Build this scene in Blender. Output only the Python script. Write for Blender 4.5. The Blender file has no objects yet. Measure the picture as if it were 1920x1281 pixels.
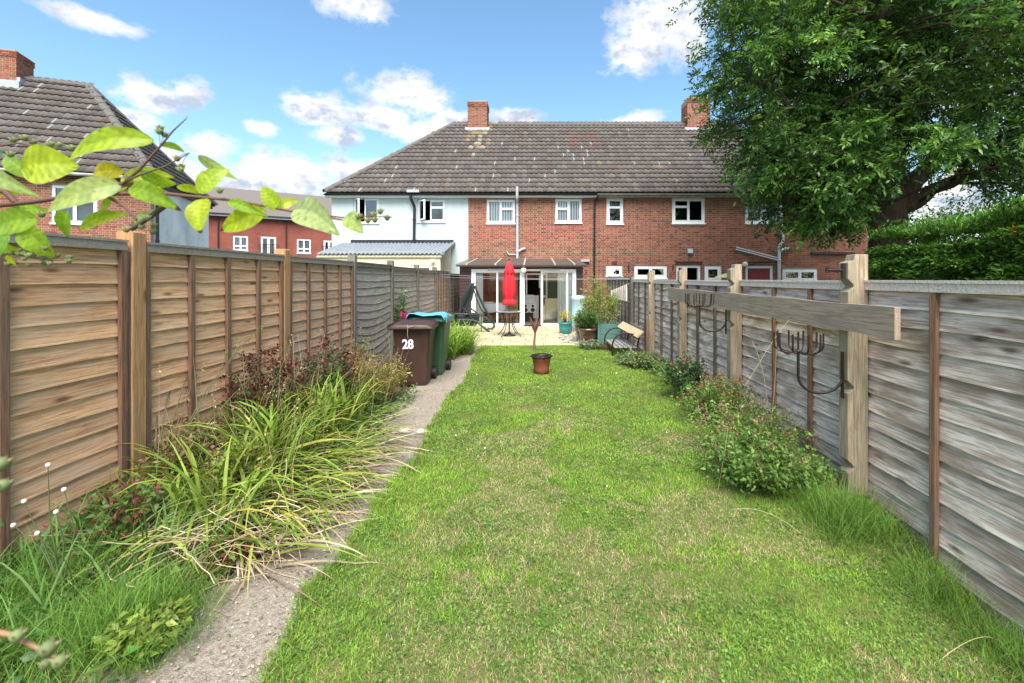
import bpy, math, random
import numpy as np
from mathutils import Matrix, Vector
rnd = random.Random(11)
rng = np.random.default_rng(11)
scene = bpy.context.scene
COL = scene.collection
PI = math.pi
EYE = 1.6          # camera height, metres
F = 853.0          # focal length in photo pixels; vanishing point of the garden at pixel (1000, 522)

# ------------------------------------------------------------------ camera
cam = bpy.data.objects.new('camera', bpy.data.cameras.new('camera'))
COL.objects.link(cam)
cam.location = (0, 0, EYE)
cam.rotation_euler = (PI/2, 0, 0)
cam.data.sensor_width = 36
cam.data.lens = F/1920*36
cam.data.shift_x = -40/1920
cam.data.shift_y = -118.5/1920
cam.data.clip_start = 0.05
cam.data.clip_end = 2000
cam.data.dof.use_dof = True
cam.data.dof.focus_distance = 6.0
cam.data.dof.aperture_fstop = 5.6
scene.camera = cam

# ------------------------------------------------------------------ world: sky with clouds
SUN_EL, SUN_AZ = math.radians(55), math.radians(177)   # azimuth from +Y, clockwise: behind the camera on the left
world = bpy.data.worlds.new('World')
scene.world = world
world.use_nodes = True
wt = world.node_tree
wt.nodes.clear()
def wn(t, **k):
    n = wt.nodes.new(t)
    for a, b in k.items(): setattr(n, a, b)
    return n
def wl(a, b): wt.links.new(a, b)
def wmath(op, a, b=None, clamp=False):
    n = wn('ShaderNodeMath', operation=op, use_clamp=clamp)
    for i, v in enumerate((a, b)):
        if v is None: continue
        if isinstance(v, (int, float)): n.inputs[i].default_value = v
        else: wl(v, n.inputs[i])
    return n.outputs[0]
wout = wn('ShaderNodeOutputWorld')
wbg = wn('ShaderNodeBackground')
wbg.inputs[1].default_value = 0.15
wl(wbg.outputs[0], wout.inputs[0])
sky = wn('ShaderNodeTexSky', sky_type='NISHITA', sun_disc=False)
sky.sun_elevation = SUN_EL
sky.sun_rotation = SUN_AZ
sky.air_density = 1.0; sky.dust_density = 0.9; sky.ozone_density = 1.6
tc = wn('ShaderNodeTexCoord')
D = tc.outputs['Generated']
CLOUDS = [(1240,55,88,66),(1180,105,48,34),(1290,75,40,50),(665,5,85,32),(185,38,105,20),(285,180,88,34),(360,176,42,28),(250,225,60,24),
 (600,205,78,36),(765,178,90,44),(700,218,95,28),(635,252,60,20),(488,240,42,15),(395,272,62,36),(360,335,140,50),(540,325,130,42),
 (670,320,90,32),(790,248,80,22),(970,222,58,20),(1195,222,62,16),(1780,375,170,70),(1500,150,120,60),(1900,150,200,120),(1000,300,240,40),(430,400,360,95),(250,300,130,50),(330,390,200,60),(850,230,60,26)]
field = None
for (px, py, rx, ry) in CLOUDS:
    c = Vector(((px-1000)/F, 1, (522-py)/F)); L = c.length; c = c/L
    right = Vector((c.y, -c.x, 0)).normalized(); up = right.cross(c).normalized()
    ca = 1/math.hypot(1, (px-1000)/F)
    ax = rx/F*ca*ca; ay = ry/F*ca
    d1 = wn('ShaderNodeVectorMath', operation='DOT_PRODUCT'); wl(D, d1.inputs[0]); d1.inputs[1].default_value = right/ax
    d2 = wn('ShaderNodeVectorMath', operation='DOT_PRODUCT'); wl(D, d2.inputs[0]); d2.inputs[1].default_value = up/ay
    cc = wn('ShaderNodeCombineXYZ'); wl(wmath('SUBTRACT', d1.outputs['Value'], c.dot(right)/ax), cc.inputs[0]); wl(wmath('SUBTRACT', d2.outputs['Value'], c.dot(up)/ay), cc.inputs[1])
    ln = wn('ShaderNodeVectorMath', operation='LENGTH'); wl(cc.outputs[0], ln.inputs[0])
    f = wmath('SUBTRACT', 1.0, ln.outputs['Value'])
    field = f if field is None else wmath('MAXIMUM', field, f)
def wnoise(scale, detail, off=(0,0,0), rough=.55):
    m = wn('ShaderNodeMapping'); wl(D, m.inputs[0]); m.inputs['Location'].default_value = off; m.inputs['Scale'].default_value = (1,1,1.5)
    n = wn('ShaderNodeTexNoise'); n.inputs['Scale'].default_value = scale; n.inputs['Detail'].default_value = detail; n.inputs['Roughness'].default_value = rough
    wl(m.outputs[0], n.inputs['Vector']); return n.outputs[0]
nA = wnoise(17, 8, rough=.62); nB = wnoise(17, 8, (0.012, 0, -0.03), .62); nC = wnoise(3.2, 5, (3, 1, 2))
gen = wmath('MULTIPLY', wmath('SUBTRACT', nC, 0.44), 3.0)          # clouds over the rest of the sky, thickened out of view for fill light
sepd = wn('ShaderNodeSeparateXYZ'); wl(D, sepd.inputs[0])
behind = wmath('MULTIPLY', wmath('SUBTRACT', 0.15, sepd.outputs[1]), 3.0, True)   # the view's own clouds are placed one by one
gen = wmath('ADD', gen, wmath('MULTIPLY', wmath('SUBTRACT', 1.0, behind), -2.0))
field = wmath('MAXIMUM', wmath('MAXIMUM', field, -1.0), gen)
dens = wmath('ADD', wmath('ADD', wmath('MULTIPLY', field, 1.1), .05), wmath('MULTIPLY', wmath('SUBTRACT', nA, .5), 2.6))
mr = wn('ShaderNodeMapRange', interpolation_type='SMOOTHSTEP'); wl(dens, mr.inputs[0]); mr.inputs[1].default_value = -0.05; mr.inputs[2].default_value = 0.75
alpha = mr.outputs[0]
emb = wmath('MULTIPLY', wmath('SUBTRACT', nB, nA), 3.4)
nD = wnoise(7, 4, (1.3, .4, .2))
shade = wmath('SUBTRACT', wmath('ADD', wmath('ADD', emb, 1.0), wmath('MULTIPLY', wmath('SUBTRACT', nD, .5), -2.4)), wmath('MULTIPLY', dens, 0.36), True)
crmp = wn('ShaderNodeMix', data_type='RGBA'); wl(shade, crmp.inputs['Factor'])
crmp.inputs['A'].default_value = (2.1, 2.4, 3.0, 1); crmp.inputs['B'].default_value = (4.3, 4.25, 4.15, 1)
hs = wn('ShaderNodeHueSaturation'); hs.inputs['Saturation'].default_value = 1.1; hs.inputs['Value'].default_value = 1.0; hs.inputs['Hue'].default_value = .49
wl(sky.outputs[0], hs.inputs['Color'])
mx = wn('ShaderNodeMix', data_type='RGBA'); wl(alpha, mx.inputs['Factor']); wl(hs.outputs[0], mx.inputs['A']); wl(crmp.outputs['Result'], mx.inputs['B'])
wl(mx.outputs['Result'], wbg.inputs[0])

# ------------------------------------------------------------------ sun (veiled by thin cloud, so soft)
sun = bpy.data.objects.new('sun', bpy.data.lights.new('sun', 'SUN'))
COL.objects.link(sun)
sun.data.energy = 4.3
sun.data.angle = math.radians(42)
sun.data.color = (1, .955, .88)
sd = Vector((math.sin(SUN_AZ)*math.cos(SUN_EL), math.cos(SUN_AZ)*math.cos(SUN_EL), math.sin(SUN_EL)))
sun.rotation_euler = sd.to_track_quat('Z', 'Y').to_euler()
sun.location = sd*60
scene.view_settings.view_transform = 'Standard'
scene.view_settings.look = 'None'
scene.view_settings.exposure = 0.92
scene.view_settings.gamma = 1
scene.view_settings.use_curve_mapping = False

# ------------------------------------------------------------------ helpers: mesh builder
class MB:
    def __init__(s): s.V=[]; s.Fs=[]; s.C=[]; s.S=[]; s.n=0
    def add(s, v, f, c=(1,1,1), sm=False):
        v = np.asarray(v, float).reshape(-1,3)
        c = np.asarray(c, float)
        if c.ndim == 1: c = np.tile(c, (len(v),1))
        s.V.append(v); s.C.append(c)
        if isinstance(f, np.ndarray): s.Fs.append((f+s.n, sm))
        else:
            by = {}
            for q in f: by.setdefault(len(q), []).append(q)
            for q in by.values(): s.Fs.append((np.array(q)+s.n, sm))
        s.n += len(v); return s
    def bx(s, x0,x1,y0,y1,z0,z1, c=(1,1,1), rz=0, rot=None):
        v = np.array([(x,y,z) for z in (z0,z1) for y in (y0,y1) for x in (x0,x1)], float)
        if rot is not None:
            m = v.mean(0); v = (v-m)@np.array(rot).T + m
        elif rz:
            m = v.mean(0); a,b = math.cos(rz), math.sin(rz)
            v = (v-m)@np.array([[a,b,0],[-b,a,0],[0,0,1]]) + m
        return s.add(v, np.array([(0,2,3,1),(4,5,7,6),(0,1,5,4),(2,6,7,3),(0,4,6,2),(1,3,7,5)]), c)
    def tube(s, pts, r, seg=8, c=(1,1,1), caps=True):
        P = np.array(pts, float); n = len(P)
        rr = np.full(n, r) if np.isscalar(r) else np.array(r, float)
        T = np.gradient(P, axis=0); T /= np.linalg.norm(T, axis=1)[:,None]+1e-9
        a = np.array((0,0,1.)) if abs(T[0][2]) < .9 else np.array((1.,0,0))
        vs = []; u = np.cross(T[0], a); u /= np.linalg.norm(u)
        for i in range(n):
            u = u - T[i]*u.dot(T[i]); u /= np.linalg.norm(u)+1e-9
            w = np.cross(T[i], u); th = np.arange(seg)*2*PI/seg
            vs.append(P[i] + rr[i]*(np.cos(th)[:,None]*u + np.sin(th)[:,None]*w))
        f = []
        for i in range(n-1):
            for k in range(seg):
                f.append((i*seg+k, i*seg+(k+1)%seg, (i+1)*seg+(k+1)%seg, (i+1)*seg+k))
        s.add(np.concatenate(vs), np.array(f), c, True)
        if caps and seg > 2:
            s.add(vs[0], [list(range(seg))[::-1]], c); s.add(vs[-1], [list(range(seg))], c)
        return s
    def lathe(s, cx, cy, prof, seg=24, c=(1,1,1), fn=None):
        vs = []; th = np.arange(seg)*2*PI/seg
        for j,(r,z) in enumerate(prof):
            r2 = r*(fn(th,j) if fn else 1)
            vs.append(np.stack([cx+r2*np.cos(th), cy+r2*np.sin(th), np.full(seg, z)], 1))
        f = [(i*seg+k, i*seg+(k+1)%seg, (i+1)*seg+(k+1)%seg, (i+1)*seg+k) for i in range(len(prof)-1) for k in range(seg)]
        return s.add(np.concatenate(vs), np.array(f), c, True)
    def prism(s, poly, axis, t0, t1, c=(1,1,1)):
        n = len(poly); vs = []
        for t in (t0, t1):
            for (a,b) in poly:
                vs.append({'x':(t,a,b),'y':(a,t,b),'z':(a,b,t)}[axis])
        f = [list(range(n))[::-1], [n+i for i in range(n)]] + [[i,(i+1)%n,n+(i+1)%n,n+i] for i in range(n)]
        return s.add(vs, f, c)
    def sphere(s, c0, r, c=(1,1,1), seg=8, rings=6, sc=(1,1,1)):
        vs=[]; 
        for i in range(rings+1):
            ph = PI*i/rings
            for k in range(seg):
                th = 2*PI*k/seg
                vs.append((c0[0]+r*sc[0]*math.sin(ph)*math.cos(th), c0[1]+r*sc[1]*math.sin(ph)*math.sin(th), c0[2]+r*sc[2]*math.cos(ph)))
        f = [(i*seg+k,(i+1)*seg+k,(i+1)*seg+(k+1)%seg,i*seg+(k+1)%seg) for i in range(rings) for k in range(seg)]
        return s.add(vs, np.array(f), c, True)
    def arrays(s):
        V = np.concatenate(s.V); C = np.concatenate(s.C); return V, C
    def mesh(s, name, off=None):
        V, C = s.arrays()
        if off is not None: V = V - np.array(off)
        me = bpy.data.meshes.new(name)
        me.vertices.add(len(V)); me.vertices.foreach_set('co', V.astype(np.float32).ravel())
        tot = sum(f.size for f,_ in s.Fs); npoly = sum(len(f) for f,_ in s.Fs)
        me.loops.add(tot); me.loops.foreach_set('vertex_index', np.concatenate([f.ravel() for f,_ in s.Fs]).astype(np.int32))
        me.polygons.add(npoly)
        lt = np.concatenate([np.full(len(f), f.shape[1]) for f,_ in s.Fs])
        ls = np.concatenate([[0], np.cumsum(lt)[:-1]])
        me.polygons.foreach_set('loop_start', ls.astype(np.int32)); me.polygons.foreach_set('loop_total', lt.astype(np.int32))
        me.polygons.foreach_set('use_smooth', np.concatenate([np.full(len(f), sm) for f,sm in s.Fs]))
        at = me.color_attributes.new('tint', 'FLOAT_COLOR', 'POINT')
        at.data.foreach_set('color', np.concatenate([C, np.ones((len(C),1))], 1).astype(np.float32).ravel())
        me.update(calc_edges=True)
        return me
WOFF = {}
def thing(name, label, cat, loc=(0,0,0), rz=0, group=None, local=False):
    o = bpy.data.objects.new(name, None); COL.objects.link(o)
    o.empty_display_size = .2
    o.location = loc; o.rotation_euler = (0,0,rz)
    o['label'] = label; o['category'] = cat
    if group: o['group'] = group
    WOFF[o.name] = None if (rz or local) else tuple(loc)
    return o
def part(name, mb, mat, parent, kind=None, label=None, bevel=0):
    off = WOFF.get(parent.name)
    o = bpy.data.objects.new(name, mb.mesh(name, off)); COL.objects.link(o)
    o.data.materials.append(mat); o.parent = parent
    WOFF[o.name] = off
    if kind: o['kind'] = kind
    if label: o['label'] = label
    if bevel: addbevel(o, bevel)
    return o
def addbevel(o, w):
    m = o.modifiers.new('bevel', 'BEVEL'); m.width = w; m.segments = 2; m.limit_method = 'ANGLE'; m.angle_limit = .7
def solo(name, mb, mat, label=None, cat=None, loc=(0,0,0), group=None, kind=None, bevel=0):
    o = bpy.data.objects.new(name, mb.mesh(name, loc)); COL.objects.link(o)
    o.location = loc; o.data.materials.append(mat)
    if label: o['label'] = label
    if cat: o['category'] = cat
    if group: o['group'] = group
    if kind: o['kind'] = kind
    WOFF[o.name] = tuple(loc)
    if bevel: addbevel(o, bevel)
    return o
def pieces(name, places, variants, mat, parent, limit=300, camloc=None):
    """places: (4x4 matrix in the parent's space, variant); the nearest `limit` become objects, the rest one stuff part"""
    meshes = []
    for v in variants:
        me = v.mesh(name); me.materials.append(mat); meshes.append(me)
    pw = Matrix.LocRotScale(parent.location if not parent.parent else parent.parent.location, (parent if not parent.parent else parent.parent).rotation_euler.to_quaternion(), None)
    key = lambda p: (pw @ p[0].translation - Vector((0,0,EYE))).length
    places = sorted(places, key=key)
    for m, vi in places[:limit]:
        o = bpy.data.objects.new(name, meshes[vi]); COL.objects.link(o)
        o.parent = parent; o.matrix_basis = m
    rest = places[limit:]
    if rest:
        mb = MB(); arr = [v.arrays() for v in variants]
        for m, vi in rest:
            V, C = arr[vi]; A = np.array(m)
            V2 = V@A[:3,:3].T + A[:3,3]; n0 = mb.n
            mb.V.append(V2); mb.C.append(C); mb.n += len(V2)
            for f, sm in variants[vi].Fs: mb.Fs.append((f+n0, sm))
        sv = WOFF.get(parent.name); WOFF[parent.name] = None
        part(name, mb, mat, parent, kind='stuff'); WOFF[parent.name] = sv
def P(px, py, y): return ((px-1000)*y/F, y, EYE+(522-py)*y/F)
def G(px, py):
    d = EYE*F/(py-522); return ((px-1000)*d/F, d)
def vnoise(x, y, sc, seed=0):
    x = np.asarray(x)*sc+seed*17.3; y = np.asarray(y)*sc+seed*9.1
    xi = np.floor(x).astype(int); yi = np.floor(y).astype(int); fx = x-xi; fy = y-yi
    fx = fx*fx*(3-2*fx); fy = fy*fy*(3-2*fy)
    def h(a,b):
        q = np.sin(a*127.1+b*311.7+seed*74.7)*43758.5453; return q-np.floor(q)
    return (h(xi,yi)*(1-fx)+h(xi+1,yi)*fx)*(1-fy)+(h(xi,yi+1)*(1-fx)+h(xi+1,yi+1)*fx)*fy
def sstep(a, b, t):
    t = np.clip((np.asarray(t, float)-a)/(b-a), 0, 1); return t*t*(3-2*t)
def gz(x, y):
    return -0.27*sstep(3.5, 2.0, y)*sstep(0.6, 2.5, x) + 0.012*(vnoise(x, y, 1.7, 3)-.5)

# ------------------------------------------------------------------ materials
def newmat(name):
    m = bpy.data.materials.new(name); m.use_nodes = True
    nt = m.node_tree; b = nt.nodes['Principled BSDF']; return m, nt, b
def mat(name, col, rough=.7, noise=None, bump=None, metal=0, tint=False, spec=.5, vary=0, coat=0, sheen=0):
    """noise = (scale, amount, colour2[, stretch]); bump = (scale, strength)"""
    m, nt, b = newmat(name); L = nt.links.new
    b.inputs['Roughness'].default_value = rough; b.inputs['Metallic'].default_value = metal
    b.inputs['Specular IOR Level'].default_value = spec
    if coat: b.inputs['Coat Weight'].default_value = coat
    tc = nt.nodes.new('ShaderNodeTexCoord')
    rgb = nt.nodes.new('ShaderNodeRGB'); rgb.outputs[0].default_value = (*col, 1); out = rgb.outputs[0]
    if noise:
        mp = nt.nodes.new('ShaderNodeMapping'); L(tc.outputs['Object'], mp.inputs[0])
        if len(noise) > 3: mp.inputs['Scale'].default_value = noise[3]
        n = nt.nodes.new('ShaderNodeTexNoise'); n.inputs['Scale'].default_value = noise[0]; n.inputs['Detail'].default_value = 7; n.inputs['Roughness'].default_value = .62
        L(mp.outputs[0], n.inputs['Vector'])
        r = nt.nodes.new('ShaderNodeMapRange'); r.inputs[1].default_value = .35; r.inputs[2].default_value = .68; r.inputs[4].default_value = noise[1]
        L(n.outputs[0], r.inputs[0])
        x = nt.nodes.new('ShaderNodeMix'); x.data_type = 'RGBA'; L(r.outputs[0], x.inputs['Factor']); L(out, x.inputs['A']); x.inputs['B'].default_value = (*noise[2], 1)
        out = x.outputs['Result']
    if tint:
        a = nt.nodes.new('ShaderNodeAttribute'); a.attribute_name = 'tint'
        x = nt.nodes.new('ShaderNodeMix'); x.data_type = 'RGBA'; x.blend_type = 'MULTIPLY'; x.inputs['Factor'].default_value = 1
        L(out, x.inputs['A']); L(a.outputs['Color'], x.inputs['B']); out = x.outputs['Result']
    if vary:
        oi = nt.nodes.new('ShaderNodeObjectInfo'); r = nt.nodes.new('ShaderNodeMapRange'); r.inputs[3].default_value = 1-vary; r.inputs[4].default_value = 1+vary
        L(oi.outputs['Random'], r.inputs[0]); h = nt.nodes.new('ShaderNodeHueSaturation'); L(r.outputs[0], h.inputs['Value']); L(out, h.inputs['Color']); out = h.outputs[0]
    L(out, b.inputs['Base Color'])
    if bump:
        n = nt.nodes.new('ShaderNodeTexNoise'); n.inputs['Scale'].default_value = bump[0]; n.inputs['Detail'].default_value = 5
        L(tc.outputs['Object'], n.inputs['Vector'])
        bp = nt.nodes.new('ShaderNodeBump'); bp.inputs['Strength'].default_value = bump[1]; bp.inputs['Distance'].default_value = .01
        L(n.outputs[0], bp.inputs['Height']); L(bp.outputs[0], b.inputs['Normal'])
    return m
def leafmat(name, trans=.35, rough=.45, spec=.4, veins=False):
    m, nt, b = newmat(name); L = nt.links.new
    a = nt.nodes.new('ShaderNodeAttribute'); a.attribute_name = 'tint'
    tc = nt.nodes.new('ShaderNodeTexCoord')
    n = nt.nodes.new('ShaderNodeTexNoise'); n.inputs['Scale'].default_value = 9 if not veins else 60; n.inputs['Detail'].default_value = 4; L(tc.outputs['Object'], n.inputs['Vector'])
    r = nt.nodes.new('ShaderNodeMapRange'); r.inputs[1].default_value = .3; r.inputs[2].default_value = .7; r.inputs[3].default_value = .78; r.inputs[4].default_value = 1.18; L(n.outputs[0], r.inputs[0])
    h = nt.nodes.new('ShaderNodeHueSaturation'); L(r.outputs[0], h.inputs['Value']); L(a.outputs['Color'], h.inputs['Color'])
    L(h.outputs[0], b.inputs['Base Color']); b.inputs['Roughness'].default_value = rough; b.inputs['Specular IOR Level'].default_value = spec
    t = nt.nodes.new('ShaderNodeBsdfTranslucent'); h2 = nt.nodes.new('ShaderNodeHueSaturation'); h2.inputs['Hue'].default_value = .485; h2.inputs['Saturation'].default_value = 1.1; h2.inputs['Value'].default_value = 1.5
    L(h.outputs[0], h2.inputs['Color']); L(h2.outputs[0], t.inputs['Color'])
    x = nt.nodes.new('ShaderNodeMixShader'); x.inputs[0].default_value = trans
    L(b.outputs[0], x.inputs[1]); L(t.outputs[0], x.inputs[2])
    L(x.outputs[0], nt.nodes['Material Output'].inputs[0])
    return m
def woodmat(name, light, dark, patch, patchcol, rough=.8, knots=.6, edge=.5, grain=1.0, rot=None, vary=.12, seedscale=1.0):
    """boards run along the object's local X; grain lines, knots, weather patches"""
    m, nt, b = newmat(name); L = nt.links.new; N = nt.nodes.new
    tc = N('ShaderNodeTexCoord'); oi = N('ShaderNodeObjectInfo')
    base = N('ShaderNodeVectorMath'); base.operation = 'ADD'; L(tc.outputs['Object'], base.inputs[0])
    sc = N('ShaderNodeVectorMath'); sc.operation = 'SCALE'; cx = N('ShaderNodeCombineXYZ'); L(oi.outputs['Random'], cx.inputs[0]); L(oi.outputs['Random'], cx.inputs[2]); L(cx.outputs[0], sc.inputs[0]); sc.inputs['Scale'].default_value = 37.0
    L(sc.outputs[0], base.inputs[1])
    vec = base.outputs[0]
    if rot:
        rm = N('ShaderNodeMapping'); rm.inputs['Rotation'].default_value = rot; L(vec, rm.inputs[0]); vec = rm.outputs[0]
    mp = N('ShaderNodeMapping'); mp.inputs['Scale'].default_value = (1.3, 26, 26); L(vec, mp.inputs[0])
    g = N('ShaderNodeTexNoise'); g.inputs['Scale'].default_value = 3*seedscale; g.inputs['Detail'].default_value = 9; g.inputs['Roughness'].default_value = .7; g.inputs['Distortion'].default_value = .45; L(mp.outputs[0], g.inputs['Vector'])
    gr = N('ShaderNodeMapRange'); gr.inputs[1].default_value = .41; gr.inputs[2].default_value = .57; L(g.outputs[0], gr.inputs[0])
    c1 = N('ShaderNodeMix'); c1.data_type = 'RGBA'; c1.inputs['A'].default_value = (*dark,1); c1.inputs['B'].default_value = (*light,1); L(gr.outputs[0], c1.inputs['Factor'])
    mp2 = N('ShaderNodeMapping'); mp2.inputs['Scale'].default_value = (1.3, 1, 5); L(vec, mp2.inputs[0])
    w = N('ShaderNodeTexNoise'); w.inputs['Scale'].default_value = 1.7; w.inputs['Detail'].default_value = 5; L(mp2.outputs[0], w.inputs['Vector'])
    wr = N('ShaderNodeMapRange'); wr.inputs[1].default_value = .45; wr.inputs[2].default_value = .62; wr.inputs[4].default_value = patch; L(w.outputs[0], wr.inputs[0])
    c2 = N('ShaderNodeMix'); c2.data_type = 'RGBA'; L(wr.outputs[0], c2.inputs['Factor']); L(c1.outputs['Result'], c2.inputs['A']); c2.inputs['B'].default_value = (*patchcol,1)
    mp3 = N('ShaderNodeMapping'); mp3.inputs['Scale'].default_value = (2.6, 6, 9); L(vec, mp3.inputs[0])
    v = N('ShaderNodeTexVoronoi'); v.inputs['Scale'].default_value = 1.0; v.inputs['Randomness'].default_value = 1; L(mp3.outputs[0], v.inputs['Vector'])
    vr = N('ShaderNodeMapRange'); vr.inputs[1].default_value = .07; vr.inputs[2].default_value = .19; vr.inputs[3].default_value = knots; vr.inputs[4].default_value = 0; L(v.outputs['Distance'], vr.inputs[0])
    c3 = N('ShaderNodeMix'); c3.data_type = 'RGBA'; L(vr.outputs[0], c3.inputs['Factor']); L(c2.outputs['Result'], c3.inputs['A']); c3.inputs['B'].default_value = (dark[0]*.35, dark[1]*.3, dark[2]*.28, 1)
    r = N('ShaderNodeMapRange'); r.inputs[3].default_value = 1-vary; r.inputs[4].default_value = 1+vary; L(oi.outputs['Random'], r.inputs[0])
    h = N('ShaderNodeHueSaturation'); L(r.outputs[0], h.inputs['Value']); L(c3.outputs['Result'], h.inputs['Color'])
    a = N('ShaderNodeAttribute'); a.attribute_name = 'tint'
    x = N('ShaderNodeMix'); x.data_type = 'RGBA'; x.blend_type = 'MULTIPLY'; x.inputs['Factor'].default_value = 1; L(h.outputs[0], x.inputs['A']); L(a.outputs['Color'], x.inputs['B'])
    L(x.outputs['Result'], b.inputs['Base Color']); b.inputs['Roughness'].default_value = rough; b.inputs['Specular IOR Level'].default_value = .25
    bp = N('ShaderNodeBump'); bp.inputs['Strength'].default_value = .8; bp.inputs['Distance'].default_value = .005; L(g.outputs[0], bp.inputs['Height']); L(bp.outputs[0], b.inputs['Normal'])
    return m
def glassmat(name, tintc=(.9,.95,.93), refl=1.45):
    m, nt, b = newmat(name); nt.nodes.remove(b); L = nt.links.new
    t = nt.nodes.new('ShaderNodeBsdfTransparent'); t.inputs[0].default_value = (*tintc,1)
    g = nt.nodes.new('ShaderNodeBsdfGlossy'); g.inputs['Roughness'].default_value = .015; g.inputs['Color'].default_value = (1,1,1,1)
    fr = nt.nodes.new('ShaderNodeFresnel'); fr.inputs[0].default_value = refl
    x = nt.nodes.new('ShaderNodeMixShader'); L(fr.outputs[0], x.inputs[0]); L(t.outputs[0], x.inputs[1]); L(g.outputs[0], x.inputs[2])
    L(x.outputs[0], nt.nodes['Material Output'].inputs[0]); return m
M = {}
M['wood_tan'] = woodmat('wood_tan', (.80,.475,.265), (.47,.25,.13), .5, (.68,.48,.33), knots=.85, vary=.16)
M['wood_tan_grey'] = woodmat('wood_tan_grey', (.68,.44,.28), (.42,.255,.155), .6, (.4,.335,.275), knots=.5)
M['wood_grey'] = woodmat('wood_grey', (.50,.445,.385), (.26,.22,.185), .5, (.33,.285,.24), knots=.4)
M['wood_silver'] = woodmat('wood_silver', (.84,.72,.62), (.45,.35,.28), .75, (.27,.185,.135), knots=.95, vary=.22)
M['wood_batten'] = woodmat('wood_batten', (.29,.165,.10), (.16,.08,.05), .4, (.2,.145,.11), rot=(0,PI/2,0), knots=.2)
M['wood_batten_grey'] = woodmat('wood_batten_grey', (.17,.14,.12), (.08,.06,.05), .4, (.12,.10,.09), rot=(0,PI/2,0), knots=.2)
M['wood_post'] = woodmat('wood_post', (.52,.30,.145), (.34,.18,.08), .4, (.36,.24,.14), rot=(0,PI/2,0), knots=.7)
M['wood_post_grey'] = woodmat('wood_post_grey', (.26,.235,.2), (.14,.12,.1), .5, (.17,.15,.125), rot=(0,PI/2,0), knots=.3)
M['wood_post_pale'] = woodmat('wood_post_pale', (.40,.32,.225), (.22,.165,.11), .8, (.20,.18,.12), rot=(0,PI/2,0), knots=.3)
M['wood_beam'] = woodmat('wood_beam', (.42,.335,.25), (.27,.2,.145), .5, (.31,.26,.21), knots=.3)
M['wood_cap'] = woodmat('wood_cap', (.42,.36,.29), (.24,.19,.15), .6, (.33,.3,.26), knots=.1)
M['wood_cap_pale'] = woodmat('wood_cap_pale', (.78,.69,.60), (.5,.43,.37), .4, (.62,.55,.48), knots=.1)
M['wood_plank'] = woodmat('wood_plank', (.6,.5,.3), (.42,.33,.19), .4, (.5,.42,.27), knots=.3)
M['gravel_board'] = mat('gravel_board', (.36,.31,.25), .9, (9,.8,(.22,.18,.14)), (60,.5))
M['brick'] = mat('brick', (1,1,1), .9, (30,.35,(.72,.66,.62)), (60,.5), tint=True, spec=.2)
M['mortar'] = mat('mortar', (.43,.34,.26), .95, (25,.6,(.31,.24,.18)), (80,.4), spec=.1)
M['render_white'] = mat('render_white', (.56,.64,.65), .85, (1.6,.7,(.47,.53,.53),(2.5,2.5,.35)), (70,.3), spec=.2)
M['render_cream'] = mat('render_cream', (.66,.60,.43), .8, (3,.4,(.64,.585,.44)), (60,.2), spec=.2)
M['tile'] = mat('tile', (1,1,1), .85, (7,.45,(.6,.6,.62)), (90,.5), tint=True, spec=.3)
M['underlay'] = mat('underlay', (.05,.045,.04), .9)
M['lead'] = mat('lead', (.42,.45,.48), .5, (20,.5,(.3,.32,.35)))
M['upvc'] = mat('upvc', (.82,.84,.85), .35, spec=.5)
M['upvc_grey'] = mat('upvc_grey', (.52,.57,.6), .5)
M['glass'] = glassmat('glass', (.97,.975,.97))
M['glass_dark'] = glassmat('glass_dark', (.5,.55,.55), 1.9)
M['interior'] = mat('interior', (.16,.13,.11), .9)
M['curtain'] = mat('curtain', (.82,.82,.78), .9)
M['blind'] = mat('blind', (.74,.80,.86), .8)
M['black_plastic'] = mat('black_plastic', (.018,.02,.024), .4)
M['grey_pipe'] = mat('grey_pipe', (.46,.50,.54), .45, (6,.4,(.34,.36,.38)))
M['white_pipe'] = mat('white_pipe', (.62,.66,.7), .45, (6,.4,(.5,.53,.56)))
M['gutter_pale'] = mat('gutter_pale', (.42,.41,.37), .6, (5,.7,(.2,.18,.15)))
M['concrete'] = mat('concrete', (.40,.345,.28), .95, (55,.9,(.17,.14,.105)), (150,1), spec=.15)
M['soil'] = mat('soil', (.115,.085,.055), 1, (14,.8,(.06,.045,.03)), (50,1), spec=.1)
M['ground'] = mat('ground', (.07,.10,.035), 1, (3,.8,(.12,.10,.055)), (40,1), spec=.1)
M['lawn'] = mat('lawn', (.09,.14,.03), 1, (7,.9,(.16,.14,.065)), (60,1), spec=.1)
M['slab'] = mat('slab', (.53,.44,.29), .85, (8,.7,(.42,.35,.24)), (60,.3), tint=True, spec=.2)
M['sand'] = mat('sand', (.25,.2,.14), .95)
M['metal_black'] = mat('metal_black', (.022,.018,.017), .5, (30,.6,(.06,.03,.02)), metal=.4)
M['frame_green'] = mat('frame_green', (.02,.035,.035), .4)
M['cloth_green'] = mat('cloth_green', (.018,.028,.026), .85, (9,.6,(.05,.065,.06)))
M['plastic_brown'] = mat('plastic_brown', (.042,.017,.013), .5, (6,.7,(.075,.04,.03),(1,1,.4)), spec=.5)
M['plastic_green'] = mat('plastic_green', (.03,.085,.038), .45, (3,.5,(.04,.10,.05)))
M['green_lid'] = mat('green_lid', (.1,.26,.15), .45, (3,.5,(.14,.30,.19)))
M['blue_bag'] = mat('blue_bag', (.08,.34,.62), .35, (9,.6,(.2,.48,.72)), (14,1))
M['white_paint'] = mat('white_paint', (.85,.86,.86), .6)
M['terracotta'] = mat('terracotta', (.27,.075,.038), .6, (12,.6,(.19,.055,.03)))
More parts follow.
